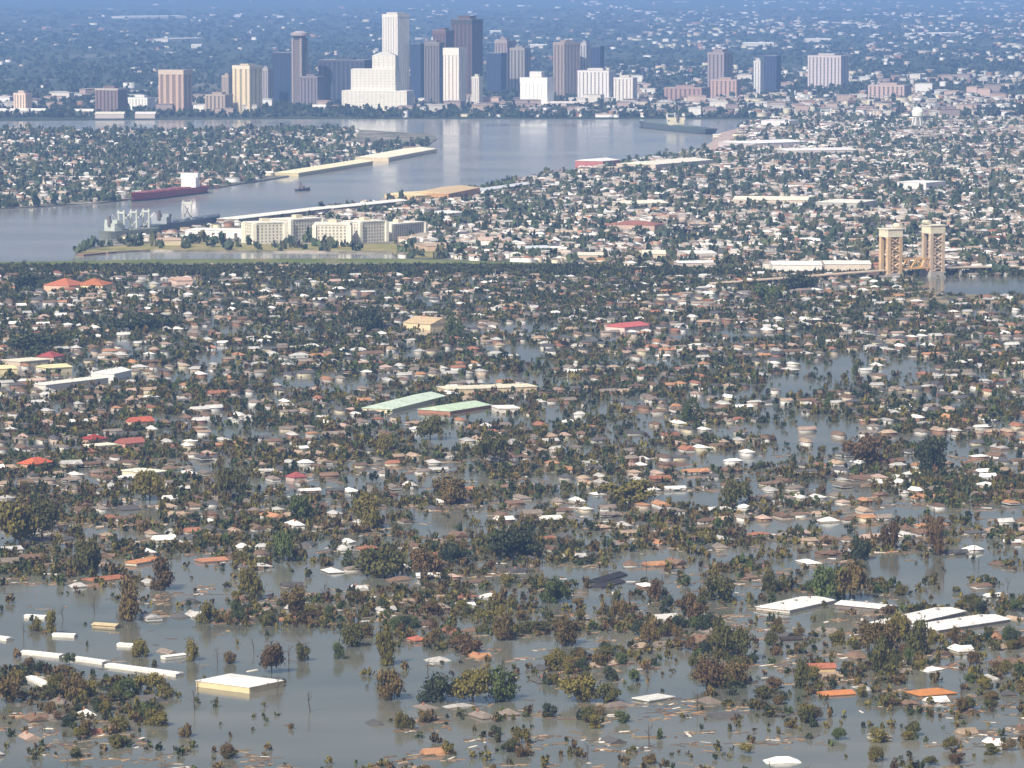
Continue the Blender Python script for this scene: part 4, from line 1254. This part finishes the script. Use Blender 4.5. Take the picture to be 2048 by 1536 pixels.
RT = {}
for kind in ('hip', 'gable', 'cross gable'):
    for L in (10, 13):
        me = unit_roof(kind, L, 8, 2.1).mesh('roof', M['roof'])
        RT[(kind, L)] = me
WT = {L: MB().box(-L / 2, L / 2, -4, 4, -2.2, -0.26).mesh('wall', M['wall']) for L in (10, 13)}
GT = MB()
PORCH = MB().add([(-2.2, -6.2, -0.75), (2.2, -6.2, -0.75), (2.2, -4.3, -0.2), (-2.2, -4.3, -0.2), (-2.2, -6.2, -0.9), (2.2, -6.2, -0.9), (2.2, -4.3, -0.35), (-2.2, -4.3, -0.35)],
                 [(0, 1, 2, 3), (7, 6, 5, 4), (0, 4, 5, 1), (1, 5, 6, 2), (3, 2, 6, 7), (0, 3, 7, 4)]).mesh('porch_roof', M['roof'])
CHIM = MB().box(-0.45, 0.45, -0.45, 0.45, 0.2, 2.6).mesh('chimney', M['wall'])
WIN = MB().box(-0.5, 0.5, -0.05, 0.05, -0.75, 0.55).mesh('window', M['window'])
items = []
ppx, ppy = pix(hx, hy)
spec = []
for i in near_h:
    kind = rnd.choice(['hip', 'hip', 'gable', 'gable', 'cross gable'])
    sunk = 'sunken' if hE[i] < 0.5 else 'flooded'
    if hT[i]:
        sunk = 'tilted'
    spec.append((kind, sunk))
    items.append((f'{sunk} house, {ROOFS[hC[i]][0]} {kind} roof', float(ppx[i]), float(ppy[i])))
labels = describe(items)
for (kind, sunk), lb, i in zip(spec, labels, near_h):
    L = 10 if hL[i] < 12 else 13
    root = empty('house', (hx[i], hy[i], hE[i]), hA[i], lb, 'house', 'flooded houses')
    if hT[i]:
        root.rotation_euler = (rnd.uniform(-0.1, 0.1), rnd.uniform(-0.1, 0.1), hA[i])
        root.location.z = max(0.2, hE[i] * 0.7)
    root.scale = (hL[i] / L, hW[i] / 8, hR[i] / 2.1)
    link('wall', WT[L], root, tuple(hWc[i]))
    rf = link('roof', RT[(kind, L)], root, tuple(hRc[i]))
    if rnd.random() < 0.35:
        c = link('chimney', CHIM, rf, (0.3, 0.15, 0.1))
        c.location = (rnd.uniform(-2, 2), 1.2, 0.5)
    if rnd.random() < 0.3 and kind != 'cross gable':
        link('porch_roof', PORCH, root, tuple(hRc[i] * 0.9))
    if hE[i] > 1.3:
        for k in (-0.3, 0.28):
            w = link('window', WIN, root)
            w.location = (k * L, -4.02, -1.0)

# ------------------------------------------------------------------ individual flooded trees
items, spec = [], []
for i in near_t:
    t = trees[i]
    form = t[5] or rnd.choice(['broad', 'broad', 'tall', 'bushy'] + (['thin'] * 4 if t[4] in (2, 5) else []))
    spec.append(form)
    word = {'broad': 'broad', 'tall': 'slim', 'bushy': 'bushy', 'thin': 'thin'}[form]
    items.append((f'{GREENS[t[4]][0]} {word} tree in floodwater', float(t[6]), float(t[7])))
labels = describe(items)
for form, lb, i in zip(spec, labels, near_t):
    x, y, w, h, c, _f, qx, qy = trees[i]
    lb = OWN.get((qx, qy), lb)
    choice = [k for k in NEAR_T if k[0] == form]
    f_, crown, trunk = rnd.choice(choice)
    root = empty('tree', (x, y, 0), rnd.uniform(0, 6.28), lb, 'tree', 'trees standing in the flood')
    k = rnd.uniform(0.8, 1.2)
    root.scale = (w / 2, w / 2, h)
    if form == 'tall':
        root.scale = (w / 2 * 1.5, w / 2 * 1.5, h)
    link('crown', crown, root, tuple(v * k for v in GREENS[c][1]))
    link('trunk', trunk, root)

# ------------------------------------------------------------------ bare dead trees standing in the water
def bare_tree(seed):
    r2 = random.Random(seed)
    tm = MB()
    p, d_ = Vector((0, 0, -1)), Vector((r2.uniform(-0.06, 0.06), r2.uniform(-0.06, 0.06), 1))
    for k in range(4):
        q = p + d_ * 2.3
        tm.cone(p, q, 0.3 - 0.06 * k, 0.24 - 0.06 * k, 6)
        p, d_ = q, d_ + Vector((r2.uniform(-0.12, 0.12), r2.uniform(-0.12, 0.12), 0))
    limbs = []
    for k in range(5):
        lm = MB()
        t = r2.random() * 6.28
        z = 2.6 + 0.9 * k
        b = Vector((1.3 * math.cos(t), 1.3 * math.sin(t), z + 1.1))
        e = b + Vector((0.9 * math.cos(t + 0.4), 0.9 * math.sin(t + 0.4), 1.2))
        lm.cone((0, 0, z), b, 0.12, 0.08, 5).cone(b, e, 0.08, 0.03, 5).cone(b, b + Vector((math.cos(t - 0.7), math.sin(t - 0.7), 0.5)), 0.06, 0.02, 4)
        limbs.append(lm.mesh('limb', M['bark']))
    return tm.mesh('trunk', M['bark']), limbs


BARE = [bare_tree(k) for k in range(5)]
bx_ = rng.uniform(-1, 1, 400)
by_ = np.sqrt(rng.uniform(1720.0 ** 2, 2600.0 ** 2, 400))
bx_ = bx_ * by_ * (1000.0 / F)
k_ = free(bx_, by_, 3)
bx_, by_ = bx_[k_][:84], by_[k_][:84]
px, py = pix(bx_, by_)
for i, lb in enumerate(describe([('bare dead trunk in floodwater', float(a_), float(b_)) for a_, b_ in zip(px, py)])):
    tm, limbs = BARE[i % 5]
    root = empty('bare_tree', (bx_[i], by_[i], 0), rnd.uniform(0, 6.28), lb, 'bare tree', 'bare trunks in the flood')
    k = rnd.uniform(0.7, 1.25)
    root.scale = (k, k, k)
    root.rotation_euler = (rnd.uniform(-0.12, 0.12), rnd.uniform(-0.12, 0.12), root.rotation_euler[2])
    link('trunk', tm, root)
    for lm in limbs:
        link('limb', lm, root)

# ------------------------------------------------------------------ floating debris: boards and wreckage
nd = 78000
dx_ = rng.uniform(-1, 1, nd)
dy_ = np.sqrt(rng.uniform(1700.0 ** 2, 2900.0 ** 2, nd))
dx_ = dx_ * dy_ * (1700.0 / F)
px, py = pix(dx_, dy_)
k_ = (vnoise(dx_, dy_, 38, 21) > 0.42) & (vnoise(dx_, dy_, 9, 22) > 0.5) & ((openness(px, py) * patches(dx_, dy_, py) > 0.12) | (rng.random(nd) < 0.04))
dx_, dy_ = dx_[k_], dy_[k_]
nd = len(dx_)
dC = np.array([(0.17, 0.115, 0.065), (0.23, 0.165, 0.1), (0.12, 0.08, 0.055), (0.34, 0.25, 0.17), (0.09, 0.075, 0.06), (0.36, 0.19, 0.1), (0.62, 0.58, 0.52)])
dc = dC[rng.choice(7, nd, p=[0.22, 0.2, 0.2, 0.12, 0.14, 0.06, 0.06])]
house_mass('floating_debris', dx_, dy_, np.zeros(nd), 1.2 + 7 * rng.random(nd) ** 2.5, 0.3 + 1.3 * rng.random(nd) ** 3, np.full(nd, 0.09), 0.04 + 0.3 * rng.random(nd) ** 2, rng.normal(size=nd) * 0.7 + 0.3, dc * 0.8, dc, rng.random(nd) < 0.5)


NO_BUILD = [[(140, 515), (185, 494), (376, 481), (520, 486), (770, 484), (905, 500), (890, 520), (300, 508)]]
NO_TREE = [[(300, 500), (330, 478), (380, 472), (500, 485), (700, 489), (830, 486), (905, 500), (890, 520), (300, 508)], [(715, 258), (878, 266), (878, 284), (800, 292), (700, 290)],
           [(1392, 308), (1424, 284), (1440, 266), (1482, 257), (1486, 270), (1440, 308)], [(372, 478), (380, 470), (640, 426), (800, 412), (800, 420), (640, 436), (500, 470), (500, 484)]]


def clear(zones, px, py):
    ok = np.ones(len(px), bool)
    for z in zones:
        ok &= ~inside(z, px, py)
    return ok


# ------------------------------------------------------------------ dry town on the right bank and the point opposite
UB_WALL = MB().box(-0.5, 0.5, -0.5, 0.5, -1.2, 1).mesh('wall', M['wall'])
UB_GABLE = MB().gable(1, 1, 0, 1, 0.02, 0.12).mesh('roof', M['roof'])
UB_HIP = MB().hip(1, 1, 0, 1, 0.02, 0.12, 0.6).mesh('roof', M['roof'])
TONES = [((0.75, 0.73, 0.70), 'white'), ((0.55, 0.52, 0.5), 'pale grey'), ((0.48, 0.40, 0.33), 'tan'), ((0.2, 0.13, 0.1), 'brown'), ((0.12, 0.12, 0.12), 'dark grey'), ((0.35, 0.16, 0.1), 'rust red'), ((0.3, 0.26, 0.23), 'grey brown'), ((0.52, 0.4, 0.36), 'pinkish')]
TOWN_ANCHOR = [('the long cream factory', 1544, 402), ('the cream grey fronted factory', 1693, 412), ('the white clinic block', 1842, 372), ('the pale cream hall', 1281, 410), ('the cream barracks', 630, 465),
               ('the tan lift bridge', 1823, 510), ('the white depot', 1590, 535), ('the red tile apartments', 1272, 455), ('the pink wharf road', 1440, 285), ('the white water tower', 1835, 250), ('the orange tan warehouse', 890, 398),
               ('the red hulled ship', 335, 385), ('the cream wharf sheds', 700, 330), ('the white boxy hall', 980, 485), ('the stepped white hotel', 748, 215), ('the cream yellow tower', 494, 225), ('the pinkish slab tower', 350, 225),
               ('the purplish brown block', 221, 225), ('the white box building', 1074, 210), ('the lone mauve tower', 1441, 190), ('the pinkish white block', 1657, 170), ('the low pink building', 1781, 195), ('the tallest white tower', 791, 205)]


def tone(c):
    return min(TONES, key=lambda t: sum((p - q) ** 2 for p, q in zip(t[0], c)))[1]


def single_buildings(idx, x, y, L, W, E, RI, A, wc, rc, hipf, group, word='', cat='building'):
    px, py = pix(x, y)
    items = [(f"{word}{tone(rc[i])} {'hip' if hipf[i] else 'gable'} roofed building", float(px[i]), float(py[i])) for i in idx]
    for i, lb in zip(idx, describe(items, TOWN_ANCHOR)):
        root = empty('building', (x[i], y[i], LAND), A[i], lb, cat, group)
        w = link('wall', UB_WALL, root, tuple(wc[i]))
        w.scale = (L[i], W[i], E[i])
        r = link('roof', UB_HIP if hipf[i] else UB_GABLE, root, tuple(rc[i]))
        r.scale = (L[i] + 0.8, W[i] + 0.8, RI[i])
        r.location.z = E[i] + 0.13 * RI[i]


def town(name_h, name_t, poly, n_try, dh, dt, seed, n_single, group, size=(9, 8), pale=0.5):
    g = np.random.default_rng(seed)
    wp = [at(max(-700, min(2750, x)), y) for x, y in poly]
    xs, ys = [p.x for p in wp], [p.y for p in wp]
    x = g.uniform(min(xs), max(xs), n_try)
    y = g.uniform(min(ys), max(ys), n_try)
    ok = inside(wp, x, y)
    x, y = x[ok], y[ok]
    px, py = pix(x, y)
    ok = (px > -680) & (px < 2740)
    x, y = x[ok], y[ok]
    green = vnoise(x, y, 130, seed) * 0.6 + vnoise(x, y, 45, seed + 1) * 0.4
    u = g.random(len(x))
    px, py = pix(x, y)
    green = green - 0.16 * np.clip((px - 1100) / 400, 0, 1) * np.clip((400 - py) / 120, 0, 1)
    ish = u < dh * np.clip(1.5 - green * 1.15, 0.15, 1.2)
    ist = (~ish) & (u > 1 - dt * np.clip(green * 2.2 - 0.25, 0.1, 1.4))
    px, py = pix(x, y)
    ish &= free(x, y, 6) & clear(NO_BUILD + NO_TREE[1:], px, py)
    ist &= free(x, y, 3) & (clear(NO_TREE, px, py) | ((g.random(len(x)) < 0.3) & clear(NO_TREE[1:], px, py)))
    hx_, hy_ = x[ish], y[ish]
    # snap to a street grid so that rows show
    a = R(17)
    u_, v_ = hx_ * math.cos(a) + hy_ * math.sin(a), -hx_ * math.sin(a) + hy_ * math.cos(a)
    v_ = np.round(v_ / 34) * 34 + g.normal(size=len(v_)) * 3
    u_ = np.round(u_ / 11) * 11 + g.normal(size=len(v_)) * 1.5
    hx_, hy_ = u_ * math.cos(a) - v_ * math.sin(a), u_ * math.sin(a) + v_ * math.cos(a)
    ok = inside(wp, hx_, hy_) & clear(NO_BUILD, *pix(hx_, hy_)) & free(hx_, hy_, 2)
    hx_, hy_ = hx_[ok], hy_[ok]
    n_ = len(hx_)
    big = g.random(n_) < 0.085
    L = np.where(big, 18 + 20 * g.random(n_), size[0] + 6 * g.random(n_))
    W = np.where(big, 14 + 10 * g.random(n_), size[1] * 0.8 + 3 * g.random(n_))
    rc = RC[g.choice(len(ROOFS), n_, p=RW)] * (0.9 + 0.4 * g.random((n_, 1)))
    w = g.random((n_, 1)) < pale
    rc = np.where(w, rc * 0.5 + 0.5 * np.array([0.57, 0.53, 0.47]), rc)
    wc = WC[g.integers(0, len(WALLS), n_)] * 1.08
    E, RI = 3.2 + 3 * g.random(n_), np.where(big, 1.2, 1.4 + 1.2 * g.random(n_))
    A_ = a + np.where(g.random(n_) < 0.6, math.pi / 2, 0) + g.normal(size=n_) * 0.05
    K_ = g.random(n_) < 0.5
    px, py = pix(hx_, hy_)
    o_ = np.argsort(-np.where((px > 6) & (px < 2042), L * F / hy_, 0))
    single_buildings(o_[:n_single], hx_, hy_, L, W, E, RI, A_, wc, rc, K_, group, '' if seed == 41 else 'riverside ')
    r_ = o_[n_single:]
    house_mass(name_h, hx_[r_], hy_[r_], np.full(len(r_), LAND), L[r_], W[r_], E[r_], RI[r_], A_[r_], wc[r_], rc[r_], K_[r_])
    txx, tyy = x[ist], y[ist]
    n_ = len(txx)
    w = 7 + 8 * g.random(n_)
    gc = np.array([(0.045, 0.066, 0.034), (0.06, 0.08, 0.034), (0.085, 0.085, 0.042), (0.04, 0.056, 0.034)])[g.integers(0, 4, n_)] * (0.8 + 0.5 * g.random((n_, 1)))
    tree_mass(name_t, np.stack([txx, tyy, np.full(n_, LAND)], 1), w, w * (0.65 + 0.4 * g.random(n_)), gc, FAR_T, M['leaf_attr'])


town('town_houses', 'town_trees', [p for p in CITY], 100000, 0.50, 0.27, 41, 90, 'larger roofs of the dry town', pale=0.4)
town('point_houses', 'point_trees', ALG, 26000, 0.24, 0.42, 51, 30, 'larger roofs on the river point', pale=0.3)


# ------------------------------------------------------------------ the far city and woods, thinning with distance
g = np.random.default_rng(61)
n_ = 34000
y = Yf + 80 + (1 / (1 - g.random(n_) * 0.86) - 1) * 5200
x = g.uniform(-1, 1, n_) * y * (1700 / F)
cl = vnoise(x, y * 0.45, 420, 62)
px, py = pix(x, y)
rightness = np.clip((px - 200) / 1600, 0.1, 1)
k_ = (g.random(n_) < np.clip((cl - 0.28) * 2.2, 0.04, 1) * (0.05 + 0.5 * rightness ** 2)) & free(x, y, 5)
x, y = x[k_], y[k_]
n2 = len(x)
gr = np.clip(y / 9500, 1, 4)
L = (9 + 20 * g.random(n2) ** 3) * gr ** 0.7
rc = RC[g.choice(len(ROOFS), n2, p=RW)] * 0.5 + 0.32 * np.array([0.6, 0.57, 0.54]) * (0.6 + 0.6 * g.random((n2, 1)))
Wd, Ed, Ad = 9 + 12 * g.random(n2), 5 + 9 * g.random(n2) ** 2, g.normal(size=n2) * 0.4
wc, K_, RI = WC[g.integers(0, len(WALLS), n2)], g.random(n2) < 0.5, np.full(n2, 1.5)
px, py = pix(x, y)
o_ = np.argsort(-np.where((px > 6) & (px < 2042), L * F / y, 0))
single_buildings(o_[:50], x, y, L, Wd, Ed, RI, Ad, wc, rc, K_, 'larger roofs in the far city', 'distant ')
r_ = o_[50:]
house_mass('far_buildings', x[r_], y[r_], np.full(len(r_), LAND), L[r_], Wd[r_], Ed[r_], RI[r_], Ad[r_], wc[r_], rc[r_], K_[r_])
# low blocks round the feet of the towers
n_ = 150
qx = np.concatenate([g.uniform(0, 700, 34), g.uniform(800, 1300, 50), g.uniform(1250, 2040, 66)])
qy = np.concatenate([g.uniform(196, 231, 84), g.uniform(160, 236, 66)])
pts = [at(a_, b_, LAND) for a_, b_ in zip(qx, qy)]
x, y = np.array([p.x for p in pts]), np.array([p.y for p in pts])
k_ = free(x, y, 10)
x, y = x[k_], y[k_]
n2 = len(x)
cl_ = np.array([(0.62, 0.58, 0.54), (0.42, 0.33, 0.29), (0.3, 0.24, 0.23), (0.5, 0.38, 0.33), (0.72, 0.7, 0.68)])[g.integers(0, 5, n2)]
single_buildings(range(n2), x, y, 24 + 26 * g.random(n2), 18 + 14 * g.random(n2), 9 + 14 * g.random(n2), np.full(n2, 1.2), g.normal(size=n2) * 0.3, cl_, cl_ * 0.9, np.ones(n2, bool), 'low blocks at the riverfront', 'low ')
for xa, ya, xb, yb, w, lb in ((240, 37, 356, 36, 200, 'very long white roof far away near the top, on the left'), (980, 67, 1002, 67, 120, 'white roof far behind the dark brown tower'),
                              (1060, 96, 1094, 96, 120, 'white roof far behind and left of the brown tower'), (1486, 92, 1546, 92, 140, 'long white roof beyond the mauve tower'), (1610, 84, 1660, 84, 140, 'white roof beyond the pinkish white block'),
                              (1846, 72, 1892, 71, 200, 'long white roof far away at the right edge'), (384, 96, 404, 96, 90, 'small white roof far away above the left towers'), (318, 84, 392, 82, 90, 'long grey roof far away above the left towers'),
                              (470, 34, 484, 34, 220, 'short white roof at the very top left of centre')):
    bar('far_factory', lb, 'factory', xa, ya, xb, yb, w, 12, 3, 'gable', (0.82, 0.8, 0.78) if 'white' in lb else (0.5, 0.5, 0.5), (0.6, 0.58, 0.56), LAND)
n_ = 24000
y = Yf + 60 + (1 / (1 - g.random(n_) * 0.8) - 1) * 5200
x = g.uniform(-1, 1, n_) * y * (1700 / F)
k_ = (g.random(n_) < np.clip(vnoise(x, y * 0.4, 380, 63) * 1.8 - 0.1, 0.25, 1)) & free(x, y, 8)
x, y = x[k_], y[k_]
n2 = len(x)
gr = np.clip(y / 9500, 1, 3.2)
w = (8 + 16 * g.random(n2)) * gr
gc = np.array([(0.028, 0.042, 0.024), (0.036, 0.05, 0.026), (0.045, 0.05, 0.03)])[g.integers(0, 3, n2)] * (0.8 + 0.5 * g.random((n2, 1)))
tree_mass('far_woods', np.stack([x, y, np.full(n2, LAND)], 1), w, 8 + 7 * g.random(n2), gc, FAR_T, M['leaf_attr'])
